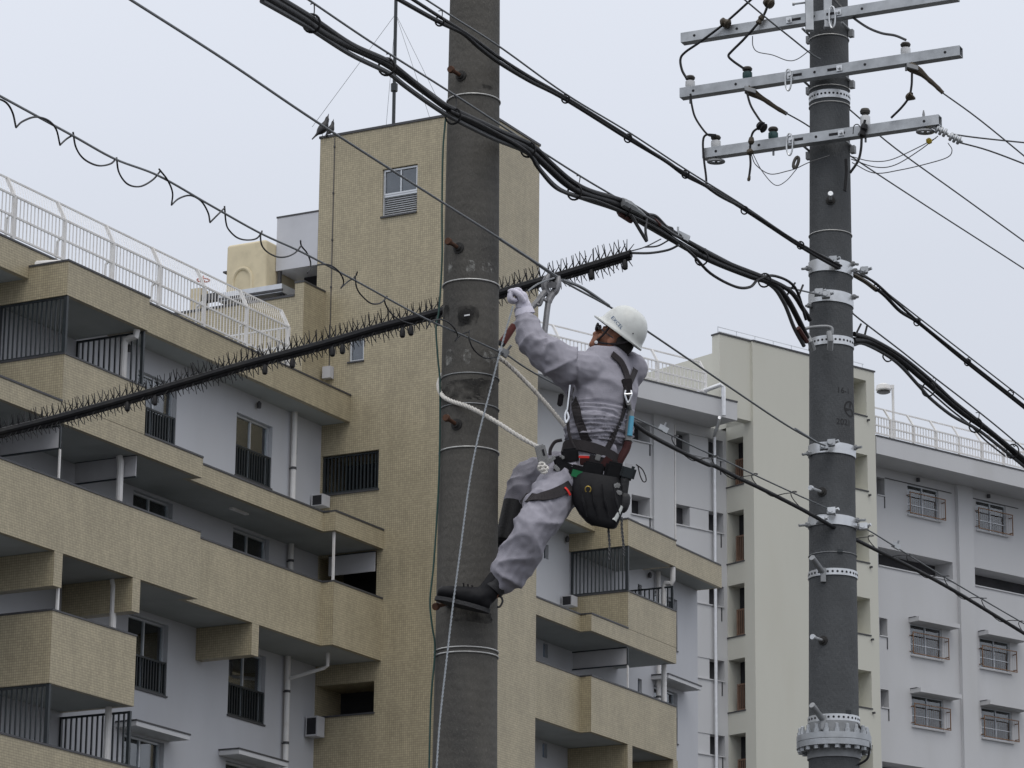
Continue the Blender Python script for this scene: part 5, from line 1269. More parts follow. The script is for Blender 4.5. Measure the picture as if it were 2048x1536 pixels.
# --- continuous body under the clothes
def skin_fn(p):
    return 0
body_pr = [('e', hd(-.005, 0, -.045), HF*.100, HL*.080, HU*.118), ('e', hd(.050, 0, -.110), HF*.062, HL*.056, HU*.060), ('e', hd(.094, 0, -.150), HF*.024, HL*.028, HU*.022),
           ('t', [hd(.104, 0, -.055), hd(.122, 0, -.090)], [.012, .017]), ('e', hd(.110, 0, -.115), HF*.014, HL*.022, HU*.008), ('e', hd(.106, 0, -.130), HF*.014, HL*.020, HU*.008),
           ('e', hd(.085, 0, -.030), HF*.022, HL*.055, HU*.016), ('e', hd(-.004, .082, -.072), HF*.024, HL*.010, HU*.034), ('e', hd(-.004, -.082, -.072), HF*.024, HL*.010, HU*.034), ('e', hd(.06, .045, -.085), HF*.035, HL*.026, HU*.03), ('e', hd(.06, -.045, -.085), HF*.035, HL*.026, HU*.03),
           ('t', [hd(-.02, 0, -.10), J(1229, 702, 19.47), J(1222, 720, 19.47)], [.062, .062, .075]),
           ('l', [(c, LT*w*.82, FT*d*.82) for c, w, d in torso] + [(J(1180, 935, 19.44), LT*.16, FT*.12), (J(1172, 960, 19.45), LT*.12, FT*.10)]),
           ('t', arm_l, [.075, .062, .05, .042, .032]), ('t', arm_r, [.075, .062, .05, .042, .032]),
           ('t', leg_l + [J(985, 1185, 19.21)], [.11, .09, .07, .06, .05, .045, .045]), ('t', leg_r + [J(1012, 1075, 19.74)], [.11, .09, .07, .06, .05, .045]),
           ('t', [arm_l[-1], J(1042, 603, 19.25)], [.032, .034]), ('t', [arm_r[-1], J(1088, 706, 19.82)], [.032, .034])]
person = blob('person', body_pr, .0085, [MAT['skin']], smooth_it=1)
tag(person, 'person in grey work clothes and white helmet leaning back from the old pole', 'person')
# --- clothing
def ridged(p, ax, hi, lo, seed, pw=2.2):
    p = p + noise.noise_vector(p*5.0 + Vector((seed, 0, 0)))*.035
    a = p.dot(ax); q = p - ax*a
    v = noise.noise(q*lo + ax*(a*hi) + Vector((seed, seed*1.7, 0)))
    return max(0.0, 1 - abs(v)*1.9)**pw
def tilt(ax, deg):
    return (Matrix.Rotation(math.radians(deg), 3, _f) @ ax).normalized()
def folds(p, ax, hi, lo, amp, seed):
    m_ = .5 + .5*noise.noise(p*4.0 + Vector((seed*2, 3, 1)))
    r1 = ridged(p, tilt(ax, 32), hi, lo, seed); r2 = ridged(p, tilt(ax, -38), hi*.8, lo, seed+4.4)
    return amp*(m_*r1*1.25 + (1-m_)*r2*1.1 - .42) + amp*.55*noise.noise(p*6.0 + Vector((seed, 7, 2))) + amp*.18*noise.noise(p*26)
def jacket_disp(p):
    if p.x < at(1092, 700, 19.2).x and p.z > at(1092, 760, 19.2).z: return folds(p, (arm_l[4]-arm_l[2]).normalized(), 12.0, 3.2, .026, 3.1)
    if p.x < at(1155, 740, 19.3).x and p.z > at(1150, 795, 19.3).z: return folds(p, (arm_l[0]-arm_l[2]).normalized(), 11.0, 3.0, .027, 6.3)
    k_ = min(1.0, max(0.0, (at(1190, 800, 19.3).z - p.z)/.25))
    return folds(p, TU, 5.0 + 2.0*k_, 2.4, .022 + .006*k_, 1.9)
jacket = blob('jacket', [('l', [(c, LT*w, FT*d) for c, w, d in torso]), ('t', arm_l[:4] + [J(1048, 627, 19.25)], [.118, .108, .098, .076, .054]), ('t', arm_r[:4] + [J(1099, 727, 19.84)], [.112, .095, .085, .07, .054]),
        ('e', J(1182, 735, 19.36), LT*.10, FT*.10, TU*.10), ('e', J(1258, 738, 19.58), LT*.10, FT*.10, TU*.10)], .0085, [MAT['work_cloth']], person, jacket_disp)
cl = MB(); rings = []
for i, (dz, r_) in enumerate(((0.0, .088), (.02, .082), (.042, .082), (.05, .086), (.046, .079), (.0, .07))):
    c = J(1228, 708, 19.47) - BASE + TU*dz
    rings += [c + (FT*math.cos(a)*1.0 + LT*math.sin(a)*.95)*r_ - TU*(.02*math.cos(a)) for a in [2*math.pi*k/24 for k in range(24)]]
cl.add(rings, [(i*24+k, i*24+(k+1) % 24, (i+1)*24+(k+1) % 24, (i+1)*24+k) for i in range(5) for k in range(24)], 0, True); cl.build('collar', MAT['work_cloth'], person)
lax = (leg_l[0]-leg_l[4]).normalized()
def trouser_disp(p):
    return folds(p, lax, 9.5, 2.8, .026, 5.7)
trousers = blob('trousers', [('l', [(J(1188, 895, 19.44), LT*.19, FT*.14), (J(1180, 930, 19.44), LT*.205, FT*.15), (J(1168, 965, 19.44), LT*.17, FT*.14), (J(1160, 985, 19.42), LT*.10, FT*.10)]),
        ('t', leg_l, [.142, .130, .118, .110, .104, .082]), ('t', leg_r, [.135, .118, .105, .085, .060])], .0085, [MAT['work_cloth']], person, trouser_disp)
# --- boots
def boot(ank, heel, toe, shaft_top, parent, w=.054):
    heel, toe, ank = Vector(heel), Vector(toe), Vector(ank)
    d = (toe-heel).normalized(); up = (Vector(shaft_top)-ank); up = (up - d*up.dot(d)).normalized(); sd = d.cross(up)
    L_ = (toe-heel).length
    pr = [('t', [Vector(shaft_top), ank, heel + d*.06 + up*.06], [.064, .060, .058]),
          ('l', [(heel + d*(L_*t) + up*h, sd*(w*ww), up*hh) for t, h, ww, hh in ((.0, .046, .55, .042), (.08, .054, .85, .054), (.30, .060, .95, .060), (.55, .052, 1.0, .052), (.8, .044, 1.05, .043), (.95, .038, .8, .034), (1.0, .034, .42, .024))])]
    b = blob('boot', pr, .007, [MAT['black_leather']], parent, lambda p: .003*noise.noise(p*25))
    s = MB(); ring = []
    for zz in (-.014, .010):
        for k in range(20):
            a = 2*math.pi*k/20; t = .5+.5*math.cos(a); ring.append(heel + d*(L_*(.5+.52*math.cos(a))) + sd*(w*1.06*math.sin(a)*(1-.18*(1-t))) + up*zz - BASE)
    s.add(ring, [(k, (k+1) % 20, 20+(k+1) % 20, 20+k) for k in range(20)] + [tuple(range(19, -1, -1)), tuple(20+k for k in range(20))], 0, True); s.build('sole', MAT['black_rubber'], b)
    for t in (.42, .50, .58):
        q = MB(); q.tube([heel + d*(L_*t) + up*.112 + sd*.03 - BASE, heel + d*(L_*t) + up*.122 - BASE, heel + d*(L_*t) + up*.112 - sd*.03 - BASE], .004, 6); q.build('lace', MAT['webbing'], b)
    return b
boot(J(972, 1190, 19.21), J(978, 1222, 19.20), J(872, 1196, 19.22), J(996, 1160, 19.21), person)
boot(J(1012, 1078, 19.75), J(1022, 1104, 19.76), J(925, 1100, 19.77), J(1030, 1012, 19.77), person)
for c0, c1 in ((J(998, 1164, 19.21), J(984, 1180, 19.21)), (J(1029, 1004, 19.765), J(1012, 1082, 19.75))):
    q = MB(); q.tube([c0-BASE, c1-BASE], .066, 16); q.build('leg_guard', MAT['black_rubber'], person)
q = MB(); q.tube(spline([J(x, y, 19.2)-BASE for x, y in ((994, 1192), (1002, 1194), (1005, 1203), (1000, 1213), (994, 1214))], 4), .006, 6); q.build('boot_loop', MAT['black_rubber'], person)
# --- gloves with fingers
def glove(wrist, knk, tipdir, side, parent, S=1.0):
    """palm from wrist to knuckles; four fingers fold over towards tipdir, the thumb leaves the side"""
    wrist, knk = Vector(wrist), Vector(knk); d = (knk-wrist).normalized(); td = Vector(tipdir); td = (td - d*td.dot(d)).normalized(); sd = Vector(side); sd = (sd - d*sd.dot(d) - td*sd.dot(td)).normalized()
    pr = [('t', [wrist - d*.02, wrist + d*.02], [.036*S, .035*S]), ('l', [(wrist + d*.0, sd*(.036*S), td*(.028*S)), (wrist + d*(.045*S), sd*(.046*S), td*(.030*S)), (knk, sd*(.046*S), td*(.026*S)), (knk + d*(.012*S), sd*(.038*S), td*(.018*S))])]
    b = blob('glove', pr, .006, [MAT['glove_cotton']], parent, lambda p: .003*noise.noise(p*45))
    for i, (o_, l_) in enumerate(((-.034, .92), (-.0115, 1.0), (.0115, .96), (.033, .80))):
        k0 = knk + sd*(o_*S) - d*(.004*S); l_ *= S
        pts = [k0, k0 + d*(.026*l_) + td*(.012*S), k0 + d*(.020*l_) + td*(.046*l_), k0 - d*(.010*l_) + td*(.056*l_), k0 - d*(.022*l_) + td*(.036*l_)]
        blob('finger', [('t', pts, [.0122*S, .0126*S, .0119*S, .0112*S, .0098*S])], .0038, [MAT['glove_cotton']], b, smooth_it=1)
    t0 = wrist + d*(.025*S) - sd*(.036*S)
    blob('thumb', [('t', [t0, t0 + (d*.028 - sd*.012 + td*.014)*S, t0 + (d*.05 - sd*.004 + td*.034)*S, t0 + (d*.054 + sd*.016 + td*.050)*S], [.0150*S, .0140*S, .0126*S, .0105*S])], .0038, [MAT['glove_cotton']], b, smooth_it=1)
    cu = MB(); cu.tube([wrist - d*.045 - BASE, wrist - d*.030 - BASE, wrist - d*.008 - BASE], [.047*S, .045*S, .040*S], 18); cu.build('cuff', MAT['glove_cotton'], b)
    return b
glove(J(1047, 614, 19.24), J(1042, 590, 19.23), RT*-.9 + UPV*-.1 + _f*-.1, _f*.75 + RT*.45 + UPV*.3, person, 1.28)
glove(J(1091, 716, 19.82), J(1085, 694, 19.80), RT*.6 - _f*.8, _f*.5 + RT*-.6, person)
# --- helmet, straps, goggles
mb = MB(); n_ = 40; lv = []
for i in range(11):
    t = i/10*math.pi/2; h = .168*math.sin(t); r_ = math.cos(t)**.80 if i < 10 else 0.02
    lv.append((r_, h))
rings = []
for (ex, h) in ((1.085, -.012), (1.10, -.004), (1.03, .004)):
    for k in range(n_):
        a = 2*math.pi*k/n_; vis = .030*max(0, math.cos(a))**3 if ex > 1.05 else .006*max(0, math.cos(a))**3
        rings.append(hd((.146*ex+vis)*math.cos(a), .116*ex*math.sin(a), h) - BASE)
for r_, h in lv[1:]:
    for k in range(n_):
        a = 2*math.pi*k/n_; rings.append(hd(.146*r_*math.cos(a), .116*r_*math.sin(a), h) - BASE)
m_ = len(rings)//n_
fs = [(i*n_+k, i*n_+(k+1) % n_, (i+1)*n_+(k+1) % n_, (i+1)*n_+k) for i in range(m_-1) for k in range(n_)] + [tuple((m_-1)*n_+k for k in range(n_))]
mb.add(rings, fs, 0, True)
helmet = mb.build('helmet', MAT['helmet_white'], person, sharp=60)
mb = MB(); mb.add([hd(.138*math.cos(2*math.pi*k/n_), .108*math.sin(2*math.pi*k/n_), z_) - BASE for z_ in (-.010, .05) for k in range(n_)], [(k, (k+1) % n_, n_+(k+1) % n_, n_+k) for k in range(n_)] + [tuple(n_+k for k in range(n_))], 0, True); mb.build('helmet_liner', MAT['hair'], helmet)
HB = BVHTree.FromPolygons([tuple(v.co + BASE) for v in helmet.data.vertices], [tuple(p.vertices) for p in helmet.data.polygons])
def on_surface(bv, px, py, off):
    d = ray(px, py).normalized(); h = bv.ray_cast(CAM, d)
    if h[0] is None: return None
    nn = h[1] if h[1].dot(d) < 0 else -h[1]
    return h[0] + nn*off, nn
me = text_mesh('EXCEL', 9.6)
ok = True
for v in me.vertices:
    u_, w_ = v.co.x*1.12, v.co.y
    px, py = 1221.5 + u_*.66 + w_*.75, 635.5 + u_*.76 - w_*.64
    s_ = on_surface(HB, px, py, .0012)
    if s_: v.co = s_[0] - BASE
me.materials.clear(); me.materials.append(MAT['helmet_blue']); link_mesh('helmet_lettering', me, helmet)
q = MB(); q.lathe([(.004, -.001), (.004, .0015)], on_surface(HB, 1266, 667, .001)[0]-BASE, axis=on_surface(HB, 1266, 667, .001)[1], n=8); q.build('helmet_rivet', MAT['goggle'], helmet)
mb = MB(); mb.tube(spline([p_-BASE for p_ in (hd(.05, .100, -.008), hd(.055, .088, -.07), hd(.070, .064, -.125), hd(.055, .03, -.168), hd(.05, 0, -.172), hd(.055, -.03, -.168), hd(.07, -.064, -.125), hd(.055, -.088, -.07), hd(.05, -.1, -.008))], 5), .0065, 6); mb.build('chin_strap', MAT['webbing'], helmet)
mb = MB(); mb.tube(spline([p_-BASE for p_ in (hd(-.09, .085, -.012), hd(-.05, .09, -.06), hd(.02, .082, -.105), hd(.066, .066, -.122))], 5), .0065, 6); mb.build('chin_strap', MAT['webbing'], helmet)
q = MB(); q.lathe([(.010, 0), (.011, .006), (.006, .009)], hd(.066, .068, -.128)-BASE, axis=HL, n=10); q.build('strap_button', MAT['porcelain'], helmet)
hair = blob('hair', [('e', hd(-.045, 0, -.045), HF*.072, HL*.084, HU*.075)], .008, [MAT['hair']], person)
for sg in (1, -1):
    mb = MB(); pts = [hd(.128+.008*math.sin(a), sg*.034+.024*math.cos(a), -.052+.020*math.sin(a))-BASE for a in [2*math.pi*k/14 for k in range(14)]]
    mb.tube(pts, .006, 6, closed=True); mb.add(pts, [tuple(range(14))]); mb.build('safety_glasses', MAT['goggle'], person)
    mb = MB(); mb.tube([hd(.125, sg*.06, -.048)-BASE, hd(.06, sg*.085, -.05)-BASE, hd(-.005, sg*.088, -.05)-BASE], .0035, 6); mb.build('glasses_arm', MAT['goggle'], person)
# --- harness: webbing laid on the clothes
JB, TB = bvh_of(jacket), bvh_of(trousers)
def strap(name, pxs, w, parent, bvs=(None,), off=.007, m='webbing', th=.004):
    pts = []
    for i in range(len(pxs)-1):
        for k in range(5):
            t = k/5; pts.append((pxs[i][0]*(1-t)+pxs[i+1][0]*t, pxs[i][1]*(1-t)+pxs[i+1][1]*t))
    pts.append(pxs[-1]); S = []
    for (x, y) in pts:
        best = None
        for bv in bvs:
            s_ = on_surface(bv, x, y, off)
            if s_ and (best is None or (s_[0]-CAM).length < (best[0]-CAM).length): best = s_
        if best: S.append(best)
    if len(S) < 3: return None
    C_ = [s_[0] for s_ in S]; N_ = [s_[1] for s_ in S]
    for _ in range(3): C_ = [C_[0]] + [(C_[i-1]+C_[i]*2+C_[i+1])/4 for i in range(1, len(C_)-1)] + [C_[-1]]; N_ = [N_[0]] + [((N_[i-1]+N_[i]*2+N_[i+1])/4).normalized() for i in range(1, len(N_)-1)] + [N_[-1]]
    vs = []
    for i in range(len(C_)):
        t = (C_[min(i+1, len(C_)-1)] - C_[max(i-1, 0)]).normalized(); s2 = t.cross(N_[i]).normalized()
        for (a, b_) in ((-1, 0), (1, 0), (1, 1), (-1, 1)): vs.append(C_[i] + s2*(a*w/2) + N_[i]*(b_*th) - BASE)
    fs = [(i*4+k, i*4+(k+1) % 4, (i+1)*4+(k+1) % 4, (i+1)*4+k) for i in range(len(C_)-1) for k in range(4)] + [(3, 2, 1, 0), tuple((len(C_)-1)*4+k for k in range(4))]
    mb = MB(); mb.add(vs, fs); return mb.build(name, MAT[m], parent)
hn = MB(); rg = []
for (dz, e_) in ((-.028, .012), (-.028, .024), (.034, .024), (.034, .012)):
    c = J(1184, 916, 19.435) - BASE + TU*dz
    rg += [c + LT*((.186+e_)*math.cos(a)) + FT*((.135+e_)*math.sin(a)) for a in [2*math.pi*k/36 for k in range(36)]]
hn.add(rg, [(i*36+k, i*36+(k+1) % 36, ((i+1) % 4)*36+(k+1) % 36, ((i+1) % 4)*36+k) for i in range(4) for k in range(36)], 0, True)
harness = hn.build('harness', MAT['webbing'], person, sharp=50)
for pxs, w, m in (([(1222, 709), (1240, 724), (1250, 745), (1254, 768)], .042, 'webbing'), ([(1269, 738), (1262, 755), (1256, 768)], .040, 'webbing'), ([(1252, 775), (1250, 805), (1240, 840), (1226, 872), (1212, 898)], .038, 'webbing'),
                  ([(1147, 782), (1152, 815), (1160, 848), (1172, 880), (1186, 898)], .050, 'webbing'), ([(1180, 894), (1198, 900), (1216, 910)], .045, 'webbing')):
    strap('harness_strap', pxs, w, harness, (JB,), .010, m)
strap('thigh_strap', [(1046, 996), (1070, 998), (1100, 992), (1128, 980), (1142, 970)], .062, harness, (TB,), .010, 'webbing')
strap('strap_label', [(1127, 979), (1131, 984), (1136, 992)], .014, harness, (TB,), .018, 'red_label')
def plate(name, x, y, Y, w, h, d, m, parent, ang=0.0, sub_=None):
    c = J(x, y, Y) - BASE; ca, sa = math.cos(ang), math.sin(ang)
    X = RT*ca + UPV*sa; Z = UPV*ca - RT*sa
    mb = MB(); mb.obox(c, X*(w/2), _f*(d/2), Z*(h/2)); o = mb.build(name, MAT[m], parent)
    bm = bmesh.new(); bm.from_mesh(o.data); bmesh.ops.bevel(bm, geom=bm.edges[:], offset=min(w, h, d)*.22, segments=2, affect='EDGES'); bm.to_mesh(o.data); bm.free()
    for p_ in o.data.polygons: p_.use_smooth = True
    o.data.set_sharp_from_angle(angle=math.radians(40))
    return o
def front_y(bv, x, y, dflt=19.25):
    s_ = on_surface(bv, x, y, 0); return s_[0].y if s_ else dflt
yb = front_y(JB, 1254, 768)
plate('back_plate', 1254, 772, yb-.018, .06, .085, .02, 'webbing', harness, .05)
# shock-absorber lanyard down the back
q = MB(); q.tube(spline([J(1251, 781, yb-.03)-BASE, J(1250, 790, yb-.035)-BASE, J(1256, 806, yb-.03)-BASE, J(1263, 790, yb-.035)-BASE, J(1262, 781, yb-.03)-BASE], 5), .006, 8); q.tube([J(1249, 789, yb-.035)-BASE, J(1264, 788, yb-.035)-BASE], .007, 8); q.build('snap_hook', MAT['chrome'], harness)
y2 = front_y(JB, 1258, 850, 19.3)-.035
q = MB(); q.tube(spline([J(1257, 806, yb-.03)-BASE, J(1260, 820, y2)-BASE], 3), .014, 8); q.tube([J(1260, 822, y2)-BASE, J(1256, 882, y2)-BASE], .024, 14); q.build('energy_absorber', MAT['grey_plastic'], harness)
q = MB(); q.tube([J(1263, 833, y2-.016)-BASE, J(1259, 872, y2-.016)-BASE], .0165, 12); q.build('absorber_label', MAT['blue_label'], harness)
q = MB(); q.tube(spline([J(1256, 884, y2)-BASE, J(1252, 898, y2)-BASE, J(1242, 916, y2-.01)-BASE, J(1232, 934, y2-.01)-BASE], 5), .024, 10); q.build('lanyard_sleeve', MAT['webbing_red'], harness)
# hook and strap at his left side
y3 = front_y(JB, 1142, 800)-.02
q = MB(); q.tube([J(1140, 770, y3)-BASE, J(1134, 822, y3)-BASE], .005, 6); q.tube(spline([J(1134, 820, y3)-BASE, J(1130, 832, y3)-BASE, J(1132, 846, y3)-BASE, J(1137, 836, y3)-BASE, J(1134, 824, y3)-BASE], 5), .007, 8); q.build('snap_hook', MAT['chrome'], harness)
q = MB(); q.tube(spline([J(1138, 782, y3+.02)-BASE, J(1136, 850, y3+.01)-BASE, J(1142, 880, y3)-BASE, J(1150, 898, y3)-BASE], 5), .009, 8); q.build('harness_lanyard', MAT['webbing'], harness)
plate('pouch', 1121, 800, y3+.14, .032, .075, .03, 'webbing', harness, -.15)
# belt fittings
yb2 = 19.24
for (n_, x, y, w, h, d, m, a, dy) in (('belt_pouch', 1140, 912, .10, .09, .06, 'black_leather', .1, -.02), ('belt_pouch', 1128, 938, .11, .085, .06, 'black_leather', -.4, -.03), ('belt_pouch', 1205, 928, .19, .075, .06, 'webbing', -.25, -.03), ('belt_pouch', 1160, 945, .13, .075, .07, 'black_leather', -.25, -.05),
        ('belt_pouch', 1228, 945, .11, .12, .07, 'black_leather', -.2, -.05), ('belt_pouch', 1186, 940, .12, .09, .05, 'black_leather', -.2, -.06), ('belt_pouch', 1118, 922, .06, .06, .05, 'black_leather', .3, -.04), ('tool_head', 1232, 972, .05, .03, .04, 'chrome', .4, -.11), ('tool_head', 1238, 985, .035, .025, .04, 'chrome', -.3, -.11),
        ('red_tag', 1168, 914, .060, .014, .006, 'red_label', -.02, -.098), ('green_tag', 1158, 949, .085, .042, .006, 'green_label', -.28, -.104), ('strap_patch', 1170, 922, .06, .05, .02, 'webbing_red', 0, -.05), ('strap_patch', 1213, 925, .05, .06, .02, 'webbing_red', -.6, -.065),
        ('belt_buckle', 1196, 915, .03, .035, .012, 'grey_plastic', -.3, -.066), ('steel_fitting', 1104, 918, .05, .030, .02, 'chrome', .5, -.05), ('steel_fitting', 1113, 936, .045, .024, .02, 'chrome', -.8, -.06), ('steel_fitting', 1124, 914, .03, .02, .02, 'chrome', -.5, -.06)):
    plate(n_, x, y, yb2+dy, w, h, d, m, harness, a)
q = MB(); q.tube(spline([J(x, y, 19.28)-BASE for x, y in ((1124, 880), (1110, 884), (1101, 898), (1100, 910))], 5), .010, 8); q.build('belt_loop', MAT['webbing'], harness)

# ================================================================== things he carries and holds
def bag_loft(name, rings, m, label, cat):
    mb = MB(); n_ = 28; vs = []
    c0 = rings[0][0]
    for c, X, Y_ in rings:
        for k in range(n_):
            a = 2*math.pi*k/n_; e_ = 1/max(abs(math.cos(a)), abs(math.sin(a)))**.35
            p_ = c - c0 + X*(math.cos(a)*e_) + Y_*(math.sin(a)*e_); vs.append(p_ + (p_.normalized() if p_.length > 0 else p_)*.006*noise.noise((p_+c0)*14))
    fs = [(i*n_+k, i*n_+(k+1) % n_, (i+1)*n_+(k+1) % n_, (i+1)*n_+k) for i in range(len(rings)-1) for k in range(n_)] + [tuple((len(rings)-1)*n_+k for k in range(n_))]
    mb.add(vs, fs, 0, True); o = mb.build(name, MAT[m], sharp=50); o.location = c0
    return tag(o, label, cat)
bx_ = (RT*.97 + UPV*-.16).normalized()
bag = bag_loft('tool_bag', [(J(1197, 948, 19.20), bx_*.135, _f*.08), (J(1196, 968, 19.19), bx_*.150, _f*.095), (J(1195, 990, 19.19), bx_*.158, _f*.10), (J(1196, 1015, 19.19), bx_*.145, _f*.10), (J(1199, 1036, 19.19), bx_*.118, _f*.095), (J(1203, 1050, 19.19), bx_*.088, _f*.085), (J(1205, 1054, 19.19), bx_*.07, _f*.07)], 'black_leather', 'black bucket-shaped tool bag hanging at the back of the worker\'s belt', 'bag')
for k_ in range(4):
    q = MB(); x_ = 1160+22*k_; q.tube(spline([J(x_, 968, 19.085)-bag.location, J(x_+6, 1000, 19.082)-bag.location, J(x_+14, 1034, 19.092)-bag.location], 5), [.004]*5+[.009]*3+[.003]*3, 6); q.build('bag_pleat', MAT['black_leather'], bag)
q = MB(); q.tube([J(1176, 979, 19.075) - bag.location + RT*(.016*math.cos(a)) + UPV*(.018*math.sin(a)) for a in [-.9+4.9*k/14 for k in range(15)]], .0035, 6); q.build('brass_ring', MAT['brass'], bag)
dr = empty('cordless_driver', J(1257, 945, 19.16)); tag(dr, 'dark cordless driver hanging at the right end of the worker\'s belt', 'power tool')
def lp(x, y, Y, o): return J(x, y, Y) - o.location
def pl2(name, o, x, y, Y, w, h, d, m, ang):
    c = J(x, y, Y) - o.location; X = RT*math.cos(ang)+UPV*math.sin(ang); Z = UPV*math.cos(ang)-RT*math.sin(ang)
    mb = MB(); mb.obox(c, X*(w/2), _f*(d/2), Z*(h/2)); ob = mb.build(name, MAT[m], o)
    bm = bmesh.new(); bm.from_mesh(ob.data); bmesh.ops.bevel(bm, geom=bm.edges[:], offset=min(w, h, d)*.2, segments=2, affect='EDGES'); bm.to_mesh(ob.data); bm.free()
    return ob
pl2('battery', dr, 1256, 945, 19.16, .085, .085, .07, 'dark_metal', -.3); pl2('battery_plate', dr, 1257, 931, 19.122, .042, .024, .006, 'board_grey', -.28)
q = MB(); q.tube([lp(1250, 958, 19.16, dr), lp(1247, 990, 19.17, dr)], [.028, .024], 12); q.build('handle', MAT['black_rubber'], dr)
q = MB(); q.tube(spline([lp(1249, 988, 19.17, dr), lp(1248, 1005, 19.17, dr), lp(1243, 1024, 19.17, dr)], 4), [.026, .034, .036, .036, .036, .034, .032, .028, .018], 12); q.build('motor_housing', MAT['black_rubber'], dr)
q = MB(); q.tube(spline([lp(x, y, 19.15, dr) for x, y in ((1272, 929), (1284, 938), (1291, 952), (1292, 962), (1286, 963), (1280, 950), (1276, 932))], 5), .0035, 6); q.build('wrist_strap', MAT['webbing'], dr)
pl2('trigger', dr, 1236, 992, 19.15, .022, .03, .012, 'red_label', -.5)
sk = MB(); sk.tube([(0, 0, 0), J(1226, 1042, 19.13) - J(1240, 1013, 19.15)], .0205, 14); so_ = sk.build('white_tube', MAT['helmet_white']); so_.location = J(1240, 1013, 19.15); tag(so_, 'short white tube tool stuck beside the black tool bag', 'tool')
q = MB(); e_ = J(1226, 1042, 19.13) - so_.location; q.lathe([(.0195, 0), (.0195, .003)], e_, axis=e_, n=14); q.build('tube_end', MAT['void_shade'], so_)
for i, (pts, lab) in enumerate((([(1216, 1032), (1217, 1060), (1219, 1090), (1218, 1120)], 'left of two thin grey cords dangling below the tool bag'), ([(1243, 1034), (1244, 1062), (1247, 1090), (1248, 1112)], 'right of two thin grey cords dangling below the tool bag'))):
    c = spline(P(pts, 19.16), 14); mb = MB()
    for ph in (0, math.pi): mb.tube([p_ + Vector((math.cos(k*.8+ph), math.sin(k*.8+ph), 0))*.004 for k, p_ in enumerate(c)], .0042, 6)
    o = mb.build('cord', MAT['grey_cable']); tag(o, lab, 'cord')
# work-positioning rope round the pole
def twisted(name, pts, r, m, label, turns, strands=3, cat='rope'):
    sp_ = spline(pts, 14); tot = sum((sp_[i]-sp_[i-1]).length for i in range(1, len(sp_)))
    N = max(len(sp_), int(tot/.012)); fine = []; acc = 0; L_ = [0]
    for i in range(1, len(sp_)): L_.append(L_[-1] + (sp_[i]-sp_[i-1]).length)
    j = 0
    for k in range(N+1):
        s_ = tot*k/N
        while j < len(L_)-2 and L_[j+1] < s_: j += 1
        t = (s_-L_[j])/max(1e-9, L_[j+1]-L_[j]); fine.append(sp_[j].lerp(sp_[j+1], min(1, t)))
    mb = MB(); c0 = fine[0]
    u = None; fr = []
    for i in range(len(fine)):
        d = (fine[min(i+1, N)]-fine[max(i-1, 0)]).normalized()
        u = d.orthogonal().normalized() if u is None else (u - d*u.dot(d)).normalized(); fr.append((u.copy(), d.cross(u)))
    for s_ in range(strands):
        mb.tube([fine[i] - c0 + (fr[i][0]*math.cos(turns*2*math.pi*i/N*tot + s_*2*math.pi/strands) + fr[i][1]*math.sin(turns*2*math.pi*i/N*tot + s_*2*math.pi/strands))*r*.5 for i in range(len(fine))], r*.56, 6)
    o = mb.build(name, MAT[m]); o.location = c0
    return tag(o, label, cat) if label else o
rz = at(880, 775, 19.5).z
pc = PL.c(rz); Rr = PL.r(rz) + .014
arc = []
for k in range(11):
    a = math.radians(-118) - math.radians(185)*k/10        # round the far left side of the pole
    zz = rz + (-.05 + .30*k/10)*.55
    arc.append(Vector((pc.x + Rr*math.cos(a), pc.y + Rr*math.sin(a), zz)))
z_on = lambda x, y, Y: at(x, y, Y)
near = [z_on(1083, 898, 19.16), z_on(1040, 874, 19.16), z_on(990, 842, 19.20), z_on(940, 815, 19.27)]
left_ = [Vector((pc.x+Rr*math.cos(math.radians(a)), pc.y+Rr*math.sin(math.radians(a)), z)) for a, z in ((-125, at(905, 803, 19.36).z), (-150, at(886, 792, 19.42).z), (-178, at(873, 773, 19.5).z), (-205, at(880, 752, 19.6).z), (-235, at(905, 730, 19.66).z), (-265, at(940, 716, 19.68).z), (-295, at(975, 708, 19.66).z))]
far = [z_on(1002, 718, 19.66), z_on(1060, 772, 19.66), z_on(1118, 838, 19.64), z_on(1150, 880, 19.62)]
rope = twisted('safety_rope', near + left_ + far, .0135, 'rope_white', 'white twisted safety rope looped round the old pole to the worker\'s belt', 14)
ra = empty('rope_adjuster', J(1084, 908, 19.14)); tag(ra, 'silver rope adjuster at the end of the white safety rope', 'rope grip')
pl2('body', ra, 1083, 907, 19.14, .062, .10, .035, 'chrome', .25); pl2('slot', ra, 1087, 905, 19.119, .012, .038, .006, 'void_shade', .25); pl2('lever', ra, 1098, 922, 19.15, .05, .028, .03, 'chrome', .5)
for k, (x, y) in enumerate(((1084, 930), (1090, 936), (1082, 936), (1088, 942))):
    q = MB(); c = lp(x, y, 19.13, ra); q.tube([c + Vector((.016*math.cos(a), .006*math.sin(a*2), .013*math.sin(a))) for a in [2*math.pi*j/12 for j in range(12)]], .008, 6, closed=True); q.build('rope_knot', MAT['rope_white'], ra)
# thin hand line
hl = P([(1026, 612), (1015, 650), (1001, 700), (978, 790), (955, 880), (938, 970), (922, 1090), (906, 1210), (892, 1330), (880, 1440), (872, 1550)], 19.14)
twisted('hand_line', hl, .0062, 'rope_grey', 'thin grey hand line falling from the gloved hand in front of the old pole', 22, 2)
